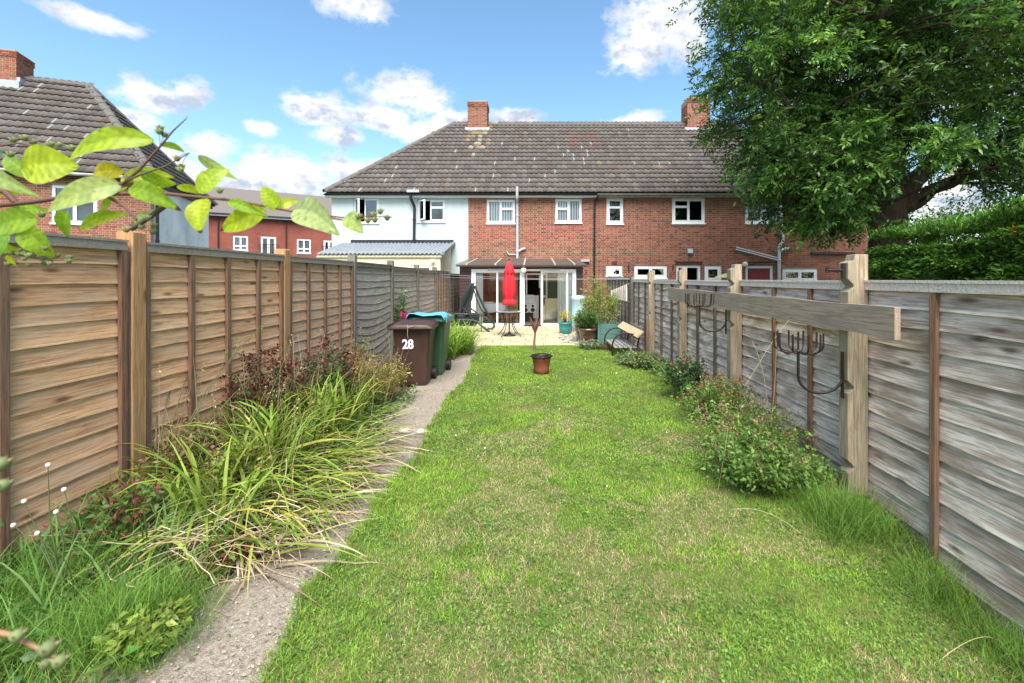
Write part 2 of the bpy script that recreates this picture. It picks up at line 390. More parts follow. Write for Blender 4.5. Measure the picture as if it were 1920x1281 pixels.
M['red_cloth'] = mat('red_cloth', (.72,.015,.03), .7, (5,.5,(.6,.01,.02)))
M['glazed'] = mat('glazed', (.10,.018,.016), .18, (4,.9,(.13,.11,.08),(1,1,3)), coat=.5)
M['turquoise'] = mat('turquoise', (.03,.24,.25), .4, (5,.4,(.04,.28,.28)))
M['butt_blue'] = mat('butt_blue', (.46,.64,.70), .45, (4,.5,(.38,.56,.63)))
M['planter_green'] = mat('planter_green', (.075,.18,.15), .75, (9,.6,(.05,.12,.10)))
M['bark'] = mat('bark', (.06,.045,.034), .95, (14,.9,(.11,.09,.065),(1,1,.25)), (45,1), spec=.1)
M['twig'] = mat('twig', (.12,.06,.04), .7, (60,.7,(.2,.11,.07)), tint=False)
M['stem'] = mat('stem', (1,1,1), .7, tint=True)
M['leaf'] = leafmat('leaf')
M['leaf_dark'] = leafmat('leaf_dark', .3, .42, .5)
M['leaf_near'] = leafmat('leaf_near', .5, .4, .35, True)
M['grass'] = leafmat('grass', .3, .6, .2)
M['hedge'] = leafmat('hedge', .2, .6, .2)
M['hedge_core'] = mat('hedge_core', (.025,.04,.014), 1, (9,.8,(.035,.05,.02)), (12,1), spec=.05)
M['red_brick_far'] = None
M['door_red'] = mat('door_red', (.24,.02,.025), .5)
M['wood_dark'] = mat('wood_dark', (.045,.022,.018), .6, (20,.7,(.075,.04,.03),(1,1,8)), (40,.5))
M['wood_red'] = mat('wood_red', (.2,.07,.03), .5, (8,.6,(.13,.04,.02),(1,1,6)))
M['poly_roof'] = mat('poly_roof', (.17,.145,.12), .45, (9,.7,(.10,.085,.07)), spec=.5)
m_, nt_, b_ = newmat('poly_roof_sheet'); nt_.links.new
b_.inputs['Base Color'].default_value = (.17,.145,.12,1); b_.inputs['Roughness'].default_value = .45
tn_ = nt_.nodes.new('ShaderNodeBsdfTransparent'); tn_.inputs[0].default_value = (.85,.8,.72,1); xs_ = nt_.nodes.new('ShaderNodeMixShader'); xs_.inputs[0].default_value = .5
nt_.links.new(b_.outputs[0], xs_.inputs[1]); nt_.links.new(tn_.outputs[0], xs_.inputs[2]); nt_.links.new(xs_.outputs[0], nt_.nodes['Material Output'].inputs[0])
M['poly_roof'] = m_
M['corrugated'] = mat('corrugated', (.20,.225,.25), .6, (4,.7,(.13,.15,.165)), (30,.2))
M['stone'] = mat('stone', (.45,.42,.36), .9, (12,.7,(.28,.25,.21)), (30,.8))
M['stone_pale'] = mat('stone_pale', (.62,.60,.55), .9, (14,.6,(.4,.38,.33)))
M['sofa'] = mat('sofa', (.7,.62,.45), .9, (12,.6,(.78,.72,.6)))
M['tablecloth'] = mat('tablecloth', (.62,.66,.72), .9, (6,.6,(.75,.78,.82)))
M['steel'] = mat('steel', (.5,.52,.55), .35, metal=.6)
M['globe'] = mat('globe', (.85,.80,.62), .3)
M['tabletop'] = mat('tabletop', (.3,.36,.40), .25, coat=.5)
M['far_roof'] = mat('far_roof', (.14,.12,.105), .9, (12,.6,(.18,.15,.13),(1,1,4)))
M['straw'] = mat('straw', (.5,.38,.24), .9, (9,.6,(.36,.25,.15)))
def brickpaper(name, c1, c2, mort, sc=1.0, bump=.4):
    m, nt, b = newmat(name); L = nt.links.new; N = nt.nodes.new
    tc = N('ShaderNodeTexCoord'); sp = N('ShaderNodeSeparateXYZ'); L(tc.outputs['Object'], sp.inputs[0])
    ad = N('ShaderNodeMath'); L(sp.outputs[0], ad.inputs[0]); L(sp.outputs[1], ad.inputs[1])
    cb = N('ShaderNodeCombineXYZ'); L(ad.outputs[0], cb.inputs[0]); L(sp.outputs[2], cb.inputs[1])
    k = N('ShaderNodeTexBrick'); k.inputs['Scale'].default_value = 1; k.inputs['Brick Width'].default_value = .225; k.inputs['Row Height'].default_value = .075; k.inputs['Mortar Size'].default_value = .008
    k.inputs['Color1'].default_value = (*c1,1); k.inputs['Color2'].default_value = (*c2,1); k.inputs['Mortar'].default_value = (*mort,1); L(cb.outputs[0], k.inputs['Vector'])
    n = N('ShaderNodeTexNoise'); n.inputs['Scale'].default_value = .8; n.inputs['Detail'].default_value = 6; L(tc.outputs['Object'], n.inputs['Vector'])
    r = N('ShaderNodeMapRange'); r.inputs[1].default_value=.3; r.inputs[2].default_value=.7; r.inputs[3].default_value=.75; r.inputs[4].default_value=1.2; L(n.outputs[0], r.inputs[0])
    h = N('ShaderNodeHueSaturation'); L(r.outputs[0], h.inputs['Value']); L(k.outputs[0], h.inputs['Color'])
    L(h.outputs[0], b.inputs['Base Color']); b.inputs['Roughness'].default_value = .9
    bp = N('ShaderNodeBump'); bp.inputs['Strength'].default_value = bump; bp.inputs['Distance'].default_value = .01; bp.invert = True; L(k.outputs['Fac'], bp.inputs['Height']); L(bp.outputs[0], b.inputs['Normal'])
    return m
M['red_brick_far'] = brickpaper('red_brick_far', (.30,.07,.045), (.23,.05,.034), (.28,.13,.10))
M['white_brick'] = brickpaper('white_brick', (.95,.93,.90), (.93,.91,.88), (.88,.86,.83), bump=.3)

# ------------------------------------------------------------------ vectorised vegetation
def blades(mb, base, az, L, w, th0, th1, seg, cb, ct, bend=1.3, twist=.5, zmin=None, taper=.9):
    """n strap blades; th = angle from the vertical at the root / tip; cb, ct colours (n,3)"""
    n = len(base); az = np.asarray(az); L = np.broadcast_to(L, n); w = np.broadcast_to(w, n)
    th0 = np.broadcast_to(th0, n); th1 = np.broadcast_to(th1, n)
    pos = np.array(base, float); d = np.stack([np.cos(az), np.sin(az)], 1)
    az2 = az + rng.normal(0, twist, n)
    wd = np.stack([-np.sin(az2), np.cos(az2), rng.normal(0, .25, n)], 1)
    rows = []; cols = []
    for i in range(seg+1):
        t = i/seg
        ww = w*(1-taper*t**2.2)*.5 if i < seg else w*.04
        ww = ww*(.6+.4*min(1, t*4))
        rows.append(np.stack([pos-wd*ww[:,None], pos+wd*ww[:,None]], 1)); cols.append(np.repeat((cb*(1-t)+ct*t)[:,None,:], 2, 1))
        th = th0+(th1-th0)*((i+.5)/seg)**bend
        st = L/seg
        pos = pos + np.stack([d[:,0]*np.sin(th)*st, d[:,1]*np.sin(th)*st, np.cos(th)*st], 1)
        if zmin is not None: pos[:,2] = np.maximum(pos[:,2], zmin+rng.uniform(0, .02, n))
    V = np.stack(rows, 1).reshape(n, -1, 3); C = np.stack(cols, 1).reshape(n, -1, 3)
    k = (seg+1)*2; f = np.array([(2*i, 2*i+1, 2*i+3, 2*i+2) for i in range(seg)])
    Fa = (f[None]+(np.arange(n)*k)[:,None,None]).reshape(-1, 4)
    mb.add(V.reshape(-1,3), Fa, C.reshape(-1,3), False)
def leaves(mb, pos, dirn, L, w, col, fold=.25, droop=.25):
    """n ovate leaves of 2 x 2 faces, folded on the midrib"""
    n = len(pos); dirn = dirn/(np.linalg.norm(dirn, axis=1)[:,None]+1e-9)
    up = rng.normal(0, .55, (n,3)); up[:,2] += 1
    s = np.cross(dirn, up); s /= np.linalg.norm(s, axis=1)[:,None]+1e-9
    nn = np.cross(s, dirn); L = np.broadcast_to(L, n)[:,None]; w = np.broadcast_to(w, n)[:,None]
    a = pos; m = pos+dirn*L*.45+nn*L*.03; t = pos+dirn*L-nn*L*droop
    l = pos+dirn*L*.42-s*w*.5+nn*w*fold; r = pos+dirn*L*.42+s*w*.5+nn*w*fold
    V = np.stack([a, r, t, l, m], 1).reshape(-1,3)
    f = np.array([(0,1,4),(1,2,4),(2,3,4),(3,0,4)])
    mb.add(V, (f[None]+(np.arange(n)*5)[:,None,None]).reshape(-1,3), np.repeat(col, 5, 0), True)
def quadleaves(mb, pos, dirn, L, w, col, droop=.15):
    n = len(pos); dirn = dirn/(np.linalg.norm(dirn, axis=1)[:,None]+1e-9)
    up = rng.normal(0, .6, (n,3)); up[:,2] += 1
    s = np.cross(dirn, up); s /= np.linalg.norm(s, axis=1)[:,None]+1e-9
    L = np.broadcast_to(L, n)[:,None]; w = np.broadcast_to(w, n)[:,None]
    t = pos+dirn*L; t = t - np.array([0,0,1])*L*droop
    V = np.stack([pos, pos+dirn*L*.45-s*w*.5, t, pos+dirn*L*.45+s*w*.5], 1).reshape(-1,3)
    mb.add(V, (np.array([(0,1,2,3)])[None]+(np.arange(n)*4)[:,None,None]).reshape(-1,4), np.repeat(col, 4, 0), False)
def cmix(n, cols, p=None, jit=.15):
    cols = np.array(cols, float); i = rng.choice(len(cols), n, p=p)
    return np.clip(cols[i]*(1+rng.normal(0, jit, (n,1)))*(1+rng.normal(0, jit*.3, (n,3))), .002, 1)
def rdir(n, up=0.0):
    d = rng.normal(0, 1, (n,3)); d[:,2] += up; return d/np.linalg.norm(d, axis=1)[:,None]

# ================================================================== the setting
def sheet(name, x0, x1, y0, y1, nx, ny, m, z=0, fz=None, clipf=None):
    xs = np.linspace(x0, x1, nx+1); ys = np.linspace(y0, y1, ny+1)
    X, Y = np.meshgrid(xs, ys); Z = (fz(X, Y) if fz is not None else 0*X)+z
    mb = MB(); i = np.arange(ny)[:,None]*(nx+1)+np.arange(nx)[None]
    Fq = np.stack([i, i+1, i+nx+2, i+nx+1], -1).reshape(-1,4)
    mb.add(np.stack([X,Y,Z],-1).reshape(-1,3), Fq, (1,1,1), True)
    return solo(name, mb, m, kind='structure')
mb = MB(); mb.add([(-400,-300,-.45),(400,-300,-.45),(400,700,-.45),(-400,700,-.45)], [(0,1,2,3)])
solo('ground', mb, M['ground'], kind='structure')
sheet('terrain', -40, 40, -12, 60, 40, 36, M['ground'], z=-.03, fz=lambda X,Y: -.3*sstep(4.5, 1.0, Y)*sstep(-2.6, 2.2, X))
sheet('soil', -2.9, 2.62, .6, 15.2, 60, 140, M['soil'], z=-.005, fz=gz)
def lawn_left(y): return -1.09+.03*np.sin(y*1.9)+.02*np.sin(y*4.7+1)+.015*np.sin(y*13)-.1*sstep(7,10.5,y)+.06*sstep(2.4,1.7,y)
def lawn_right(y): return 2.42-.28*sstep(3.6,4.6,y)+.0*y-.12*np.sin(y*1.3)*sstep(4,5,y)
# lawn turf under the blades
ys = np.linspace(.6, 10.66, 130); mb = MB(); vs = []
for y in ys:
    for t in np.linspace(0, 1, 30):
        a, b = float(lawn_left(y)), float(lawn_right(y)); x = a+(b-a)*t
        vs.append((x, y, float(gz(x, y))+.024))
i = np.arange(129)[:,None]*30+np.arange(29)[None]
mb.add(vs, np.stack([i,i+1,i+31,i+30],-1).reshape(-1,4), (1,1,1), True)
solo('lawn', mb, M['lawn'], kind='structure')
# concrete path, two pours with a joint
def path_slab(y0, y1):
    mb = MB(); n = int((y1-y0)/.07); vs = []
    for y in np.linspace(y0, y1, n):
        a = -1.78+.03*math.sin(y*3); b = float(lawn_left(np.float64(y)))+.03
        for k in range(9):
            x = a+(b-a)*k/8; vs.append((x, y, .012+.006*float(vnoise(x,y,3,2))))
    i = np.arange(n-1)[:,None]*9+np.arange(8)[None]
    mb.add(vs, np.stack([i,i+1,i+10,i+9],-1).reshape(-1,4), (1,1,1), True)
    m0 = len(vs); z = -.08
    return mb
solo('path', path_slab(.6, 4.62), M['concrete'], kind='structure')
solo('path', path_slab(4.64, 10.7), M['concrete'], kind='structure')
# patio: bedding and slabs
mb = MB(); mb.bx(-2.7, 1.5, 10.68, 15.1, -.05, .012)
patio = solo('patio', mb, M['sand'], kind='structure')
WOFF[patio.name] = None
var = []
for k in range(6):
    v = MB(); t = .9+.045*k; v.bx(-.5,.5,-.5,.5,0,1,(t,t*(.97+.01*k),t*.97)); v2 = MB()
    g = MB(); s = .5
    g.add([(-s,-s,0),(s,-s,0),(s,s,0),(-s,s,0),(-s+.012,-s+.012,1),(s-.012,-s+.012,1),(s-.012,s-.012,1),(-s+.012,s-.012,1)], np.array([(0,1,5,4),(1,2,6,5),(2,3,7,6),(3,0,4,7),(4,5,6,7)]), (t,t*(.97+.01*k),t*.95))
    var.append(g)
pl = []; y = 10.7; r = 0
while y < 14.95:
    h = .44; x = -2.7+(.22 if r % 2 else 0)
    while x < 1.45:
        w = min(.59 if rnd.random()<.35 else .44, 1.5-x)
        if w > .1: pl.append((Matrix.Translation((x+w/2, y+h/2, .008+rnd.uniform(0,.003)))@Matrix.Diagonal((w-.012,h-.012,.022,1)), rnd.randrange(6)))
        x += w
    y += h; r += 1
pieces('slab', pl, var, M['slab'], patio)

# ------------------------------------------------------------------ building helpers (facade in local y = 0, facing -y)
def wallcells(W0, W1, z0, z1, ops, ya, yb, c=(1,1,1)):
    mb = MB(); xs = sorted({W0, W1, *[min(max(o[k],W0),W1) for o in ops for k in (0,1)]}); zs = sorted({z0, z1, *[min(max(o[k],z0),z1) for o in ops for k in (2,3)]})
    for i in range(len(xs)-1):
        for j in range(len(zs)-1):
            cx, cz = (xs[i]+xs[i+1])/2, (zs[j]+zs[j+1])/2
            if any(o[0]<cx<o[1] and o[2]<cz<o[3] for o in ops): continue
            mb.bx(xs[i], xs[i+1], ya, yb, zs[j], zs[j+1], c)
    return mb
BR = [(.32,.108,.068),(.28,.09,.056),(.36,.13,.08),(.24,.078,.05),(.31,.125,.085),(.19,.07,.052),(.39,.155,.10),(.13,.065,.055),(.26,.105,.07)]
def brick_variants(dark=1.0):
    out = []
    for L in (.215, .1025):
        for c in BR:
            g = MB(); s = L/2-.002; e = .003
            g.add([(-s,.006,-.0295),(s,.006,-.0295),(s,.006,.0295),(-s,.006,.0295),(-s+e,-.009,-.0295+e),(s-e,-.009,-.0295+e),(s-e,-.009,.0295-e),(-s+e,-.009,.0295-e)],
                  np.array([(0,1,5,4),(1,2,6,5),(2,3,7,6),(3,0,4,7),(4,5,6,7)]), tuple(np.array(c)*dark))
            out.append(g)
    return out
BV = brick_variants()
def bricks(parent, x0, x1, z0, z1, ops, name='brick', y=0, rot=None, limit=300, origin=(0,0,0)):
    """Flemish bond, cut at the openings"""
    pl = []; nb = len(BR); row = 0; z = z0+.0375
    base = Matrix.Translation(origin)@(Matrix.Rotation(rot, 4, 'Z') if rot else Matrix())
    while z < z1-.03:
        ivs = [(x0, x1)]
        for o in ops:
            if o[2]-.02 < z < o[3]+.02:
                nv = []
                for a, b in ivs:
                    if o[1] <= a or o[0] >= b: nv.append((a,b)); continue
                    if o[0] > a: nv.append((a, o[0]))
                    if o[1] < b: nv.append((o[1], b))
                ivs = nv
        x = x0-(.17 if row % 2 else 0); st = True
        while x < x1:
            L = .215 if st else .1025
            for a, b in ivs:
                p, q = max(x, a), min(x+L, b)
                if q-p > .03:
                    dn = float(vnoise(x*1.0, z*1.6, .9, 5))+.5*float(vnoise(x, z, 3.1, 7))-.75; k = rnd.choices(range(nb), (5,5,4,max(.3,3+5*dn),3,max(.2,1.5+4*dn),max(.3,2-4*dn),max(.2,1.2+3*dn),max(.3,3+4*dn)))[0]
                    pl.append((base@Matrix.Translation(((p+q)/2, y+rnd.uniform(-.002,.002), z))@Matrix.Diagonal(((q-p)/L,1,1,1)), k+(0 if st else nb)))
            x += L+.01; st = not st
        z += .075; row += 1
    pieces(name, pl, BV, M['brick'], parent, limit)
def ring(mb, x0,x1,z0,z1,w,ya,yb,c=(1,1,1)):
    mb.bx(x0,x1,ya,yb,z0,z0+w,c); mb.bx(x0,x1,ya,yb,z1-w,z1,c); mb.bx(x0,x0+w,ya,yb,z0+w,z1-w,c); mb.bx(x1-w,x1,ya,yb,z0+w,z1-w,c)
def window(house, x0,x1,z0,z1, panes=((0,.5,0,1),(.5,1,0,1)), cover=None, sill=True, frame='upvc', outer=.045, sw=.045, openp=None, y=0, label=None, glass='glass_dark'):
    mb = MB(); ring(mb, x0,x1,z0,z1, outer, y+.02, y+.09)
    a, b, c, d = x0+outer, x1-outer, z0+outer, z1-outer; rects = []
    for (p,q,r,s) in panes:
        rc = (a+(b-a)*p, a+(b-a)*q, c+(d-c)*r, c+(d-c)*s); rects.append(rc)
        if openp is not None and openp == len(rects)-1: continue
        ring(mb, *rc, sw, y+.008, y+.075)
    w = part('window', mb, M[frame], house, label=label)
    g = MB()
    for k, rc in enumerate(rects):
        if openp == k: continue
        if cover == 'blind': glass = 'glass'
        g = MB(); g.bx(rc[0]+sw-.003, rc[1]-sw+.003, y+.035, y+.05, rc[2]+sw-.003, rc[3]-sw+.003); part('pane', g, M[glass], w)
    if openp is not None:
        rc = rects[openp]; W = rc[1]-rc[0]; s = MB(); ring(s, 0, W, rc[2], rc[3], sw, -.03, .03)
        g = MB(); g.bx(sw-.003, W-sw+.003, -.006, .006, rc[2]+sw-.003, rc[3]-sw+.003)
        for nm, q, mm in (('sash', s, M[frame]), ('pane', g, M['glass'])):
            o = bpy.data.objects.new(nm, q.mesh(nm)); COL.objects.link(o); o.data.materials.append(mm); o.parent = w
            if nm == 'sash': o['label'] = 'window sash standing open'
            if x1-x0 > 10: pass
            o.matrix_basis = Matrix.Translation((rc[0], y+.01, 0))@Matrix.Rotation(math.radians(-48), 4, 'Z')
    if sill:
        s = MB(); s.bx(x0-.03, x1+.03, y-.05, y+.05, z0-.05, z0-.002); part('sill', s, M[frame], w)
    if cover:
        cb = MB()
        if cover == 'blind':
            x = a+.01; 
            while x < b-.02:
                cb.bx(x, min(x+.075, b), y+.10, y+.105, c, d, rz=.25); x += .1
            part('blind', cb, M['blind'], w)
        elif cover == 'curtain':
            for xa, xb in ((a, a+.28*(b-a)), (b-.28*(b-a), b)):
                n = 24; xs = np.linspace(xa, xb, n); yy = y+.17+.025*np.sin(np.arange(n)*1.7)
                v = [(xs[i], yy[i], zz) for zz in (c, d) for i in range(n)]
                cb.add(v, [(i,i+1,n+i+1,n+i) for i in range(n-1)], (1,1,1), True)
            part('curtain', cb, M['curtain'], w)
    return w
TW, TE = .21, .345
def tile_variants():
    cols = [(.125,.105,.094),(.115,.097,.087),(.14,.12,.107),(.10,.085,.078),(.13,.117,.108),(.12,.096,.08),(.155,.138,.122),  # 0-6 plain
            (.27,.26,.24),(.21,.17,.11),(.25,.19,.11),(.30,.26,.19),(.16,.09,.08)]                                            # 7 lichen, 8-10 stained, 11 red
    out = []
    for ci, c in enumerate(cols):
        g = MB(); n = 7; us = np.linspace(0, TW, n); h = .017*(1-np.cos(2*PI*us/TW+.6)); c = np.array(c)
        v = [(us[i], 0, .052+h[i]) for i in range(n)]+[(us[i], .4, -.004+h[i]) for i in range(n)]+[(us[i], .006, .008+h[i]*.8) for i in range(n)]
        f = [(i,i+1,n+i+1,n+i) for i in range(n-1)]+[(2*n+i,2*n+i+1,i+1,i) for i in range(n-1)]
        cc = np.tile(c, (3*n,1)); cc[2*n:] *= .7  # foot of the front edge darkened: course shadow painted into the tint
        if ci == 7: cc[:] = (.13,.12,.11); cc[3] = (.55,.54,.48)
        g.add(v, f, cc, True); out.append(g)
    return out
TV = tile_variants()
def tileplane(parent, O, U, S, width, slope, keep, stain=None, limit=300, name='roof_tile'):
    """O origin at the eave, U along it, S up the slope (unit vectors, parent's space)"""
    O, U, S = Vector(O), Vector(U), Vector(S); Nn = U.cross(S)
    B = Matrix((U, S, Nn)).transposed().to_4x4(); pl = []
    nr = int(slope/TE)+1; nc = int(width/TW)+1
    for r in range(nr):
        for c in range(nc):
            u, s = c*TW, r*TE
            if not keep(u+TW/2, s+.1): continue
            ki = rnd.choices(range(8), (5,5,4,4,4,3,1.5,.6))[0]
            if stain:
                k2 = stain(u, s)
                if k2 is not None: ki = k2
            m = Matrix.Translation(O+U*u+S*s+Nn*rnd.uniform(0,.004))@B@Matrix.Rotation(rnd.gauss(0,.008),4,'Z')
            pl.append((m, ki))
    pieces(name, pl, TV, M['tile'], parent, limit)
def ridge_tiles(parent, A, Bp, name='ridge_tile', r=.12):
    A, Bp = Vector(A), Vector(Bp); d = Bp-A; n = max(1, int(d.length/.42)); pl = []
    g = MB(); k = 7; th = np.linspace(-.15, PI+.15, k); v = []
    for x, rr in ((0,r*1.08),(.44,r)):
        for t in th: v.append((x, rr*math.cos(t), rr*.8*math.sin(t)))
    g.add(v, [(i,k+i,k+i+1,i+1) for i in range(k-1)], (.15,.135,.12), True)
    v2 = [(0, r*1.08*math.cos(t), r*.86*math.sin(t)) for t in th]+[(0,0,-.02)]
    g.add(v2, [(i,i+1,k) for i in range(k-1)], (.06,.055,.05))
    q = d.to_track_quat('X', 'Z').to_matrix().to_4x4()
    for i in range(n): pl.append((Matrix.Translation(A+d*i/n)@q@Matrix.Rotation(rnd.gauss(0,.01),4,'Y'), 0))
    pieces(name, pl, [g], M['tile'], parent)
def chimney(house, x0, x1, y0, y1, z0, z1, dark=False, flash=True, bx0=None):
    core = MB(); core.bx(x0+.01, x1-.01, y0+.01, y1-.01, z0, z1-.02); ch = part('chimney', core, M['mortar'], house)
    for rr in range(1):
        bricks(ch, x0, x1, z0, z1-.225, [], y=y0+.01, limit=140)
        # right and left flank
        bricks(ch, 0, y1-y0, z0, z1-.225, [], y=0, rot=PI/2, origin=(x1-.01, y0, 0), limit=80)
        if x0+house.location.x > 0: bricks(ch, 0, y1-y0, z0, z1-.225, [], y=0, rot=-PI/2, origin=(x0+.01, y1, 0), limit=60)
        bricks(ch, x0-.02, x1+.02, z1-.225, z1, [], y=y0-.015, limit=40)
        bricks(ch, -.02, y1-y0+.02, z1-.225, z1, [], y=0, rot=PI/2, origin=(x1+.015, y0, 0), limit=30)
    top = MB(); top.bx(x0-.0, x1+.0, y0-.0, y1, z1-.235, z1-.01); top.bx(x0+.05,x1-.05,y0+.05,y1-.05,z1-.01,z1+.05); part('flaunching', top, M['mortar'], ch)
    return ch
def pots(ch, lst, z1, col):
    for (x, y, h) in lst:
        p = MB(); p.lathe(x, y, [(.12,z1),(.115,z1+h*.8),(.135,z1+h*.82),(.135,z1+h),(.10,z1+h),(.09,z1+h*.6)], 14); part('chimney_pot', p, M[col], ch)

# ------------------------------------------------------------------ the terrace of four houses (facade at y = 18)
YF = 18.0
def wx(px): return (px-1000)*YF/F
def wz(py): return EYE+(522-py)*YF/F
XS = [wx(622), wx(878), wx(1118), wx(1374), wx(1626)]
ZE, ZR, RD, OV = 4.93, 9.0, 4.0, .27
labels = ['white rendered end house of the terrace with black downpipe and lean-to',
          'red brick terraced house behind the red parasol and sliding-door garden room',
          'red brick terraced house right of the black downpipe, with floodlight and open dark doorway',
          'brick end house of the terrace half hidden by the big tree']
def LX(i, px): return wx(px)-XS[i]
def W4(i, a, b, t, bt): return (LX(i,a), LX(i,b), wz(bt), wz(t))
wins = {0: [(663,711,371,420),(783,835,374,418)],
        1: [(912,966,374,421),(1041,1091,373,420)],
        2: [(1137,1169,371,422),(1260,1322,371,421)],
        3: [(1397,1460,370,421)]}
ground = {0: [], 1: [(960,1085,520,596)], 2: [(1136,1167,498,520),(1189,1251,498,524),(1268,1313,498,596),(1321,1353,498,530)], 3: [(1398,1449,499,596),(1467,1533,504,530)]}
houses = []
def terrace(i):
    W = XS[i+1]-XS[i]
    h = thing('white_house' if i == 0 else 'brick_house', labels[i], 'house', (XS[i], YF, 0), 0, None if i == 0 else 'brick houses of the terrace', local=True)
    ops = [W4(i, *w) for w in wins[i]+ground[i]]
    if i == 0: part('wall', wallcells(0, W, 0, ZE, ops, 0, .25), M['render_white'], h)
    else:
        wl_ = part('wall', wallcells(0, W, 0, ZE, ops, 0, .25), M['mortar'], h)
        bricks(wl_, .0, W, .3, ZE-.02, ops)
    # body: side, back and inner walls, floors
    b = MB(); b.bx(0.001, .1, .252, 8, 0, ZE); b.bx(W-.1, W-.001, .252, 8, 0, ZE); b.bx(.1, W-.1, 7.9, 8, 0, ZE)
    part('side_wall', b, M['render_white'] if i == 0 else M['interior'], h)
    b = MB(); b.bx(.1, W-.1, .252, 7.9, 2.4, 2.6); b.bx(.1, W-.1, .252, 7.9, 4.8, ZE); b.bx(.1,W-.1,4,4.1,0,2.4); b.bx(.1,W-.1,3.2,3.3,2.6,4.8); part('floor', b, M['interior'], h)
    # roof
    lx = -.17 if i == 0 else 0; rx = W+.17 if i == 3 else W
    r0 = RD if i == 0 else 0; r1 = W-RD if i == 3 else W; zt = .05
    v = [(lx,-OV,ZE-.02),(rx,-OV,ZE-.02),(r1,RD,ZR-zt),(r0 if i==0 else 0,RD,ZR-zt),(lx,8+OV,ZE-.02),(rx,8+OV,ZE-.02)]
    f = [(0,1,2,3),(5,4,3,2),(0,4,5,1)]
    if i == 0: f.append((4,0,3))
    if i == 3: f.append((1,5,2))
    u = MB(); u.add(v, f); rf = part('roof', u, M['underlay'], h)
    run = RD+OV; slope = math.hypot(run, ZR-ZE); S = Vector((0, run, ZR-ZE)).normalized()
    hipL = lambda u_, s_: (i != 0) or (lx+u_ > lx+(s_/slope)*(r0-lx)-.03)
    hipR = lambda u_, s_: (i != 3) or (lx+u_ < rx-(s_/slope)*(rx-r1)+.03)
    def stain(u_, s_):
        px = XS[i]+lx+u_; q = s_/slope
        cxs = {0:-2.62, 1:-2.55, 2:7.8, 3:7.8}[i]
        if abs(px-cxs-.1*(1-q)) < .62-.3*(1-q) and q > .38 and rnd.random() < .75*(q) and i < 2: return rnd.choice((8,9,10,10))
        if q < .5 and rnd.random() < .025 : return rnd.choice((8,0,6,5))
        if 1.5 < px < 2.9 and .55 < q < .85 and rnd.random() < .6: return rnd.choice((11,11,5))
        if 1.0 < px < 2.4 and .35 < q < .7 and rnd.random() < .22: return 7
        return None
    tileplane(rf, (lx,-OV-.02,ZE+.0), (1,0,0), S, rx-lx, slope-.02, lambda a,b: hipL(a,b) and hipR(a,b), stain)
    if i == 0: ridge_tiles(rf, (lx,-OV,ZE+.05), (r0,RD,ZR+.0), 'hip_tile', .13)
    if i == 3: ridge_tiles(rf, (rx,-OV,ZE+.05), (r1,RD,ZR+.0), 'hip_tile', .13)
    ridge_tiles(rf, (r0 if i==0 else 0, RD, ZR), (r1 if i==3 else W, RD, ZR))
    # fascia, soffit and gutter
    g = MB(); g.bx(lx, rx, -OV+.03, .0-.012, ZE-.16, ZE-.135); g.bx(lx, rx, -OV+.03, -OV+.05, ZE-.134, ZE-.03)
    part('fascia', g, M['upvc'] if i < 2 else M['gutter_pale'], h)
    g = MB(); th = np.linspace(PI, 2*PI, 7); n = 7
    v = [(x, -OV-.035+.055*math.cos(t), ZE-.045+.055*math.sin(t)) for x in (lx, rx-.002) for t in th]+[(x, -OV-.035+.048*math.cos(t), ZE-.045+.048*math.sin(t)) for x in (lx, rx-.002) for t in th]
    g.add(v, [(k,k+1,n+k+1,n+k) for k in range(n-1)]+[(2*n+k,3*n+k,3*n+k+1,2*n+k+1) for k in range(n-1)], (1,1,1), True)
    part('gutter', g, M['black_plastic'] if i < 2 else M['gutter_pale'], h)
    houses.append(h); return h
h0, h1, h2, h3 = [terrace(i) for i in range(4)]
L2 = ((0,.5,0,1),(.5,1,0,1))
win = lambda i, k, **kw: window(houses[i], *[v+dv for v, dv in zip(W4(i, *(wins[i]+ground[i])[k]), (.01,-.01,.05,-.01))], **kw)
win(0,0, panes=((0,.42,0,1),(.42,1,0,1)), openp=0, cover=None)
win(0,1, panes=((0,.45,0,1),(.45,1,0,.66),(.45,1,.66,1)), openp=0, cover=None)
win(1,0, panes=((0,.5,0,1),(.5,1,0,.62),(.5,1,.62,1)), cover='blind')
win(1,1, panes=((0,.5,0,.6),(0,.5,.6,1),(.5,1,0,1)), cover='blind')
win(2,0, panes=((0,1,0,.66),(0,1,.66,1)), frame='upvc', outer=.075)
win(2,1, panes=((0,.5,0,.68),(0,.5,.68,1),(.5,1,0,1)), outer=.075)
win(3,0, panes=((0,.5,0,1),(.5,1,0,1)), cover='curtain', outer=.06)
win(2,5, panes=((0,1,0,1),), outer=.08, sw=.06); win(3,2, panes=L2, outer=.07, sw=.06)
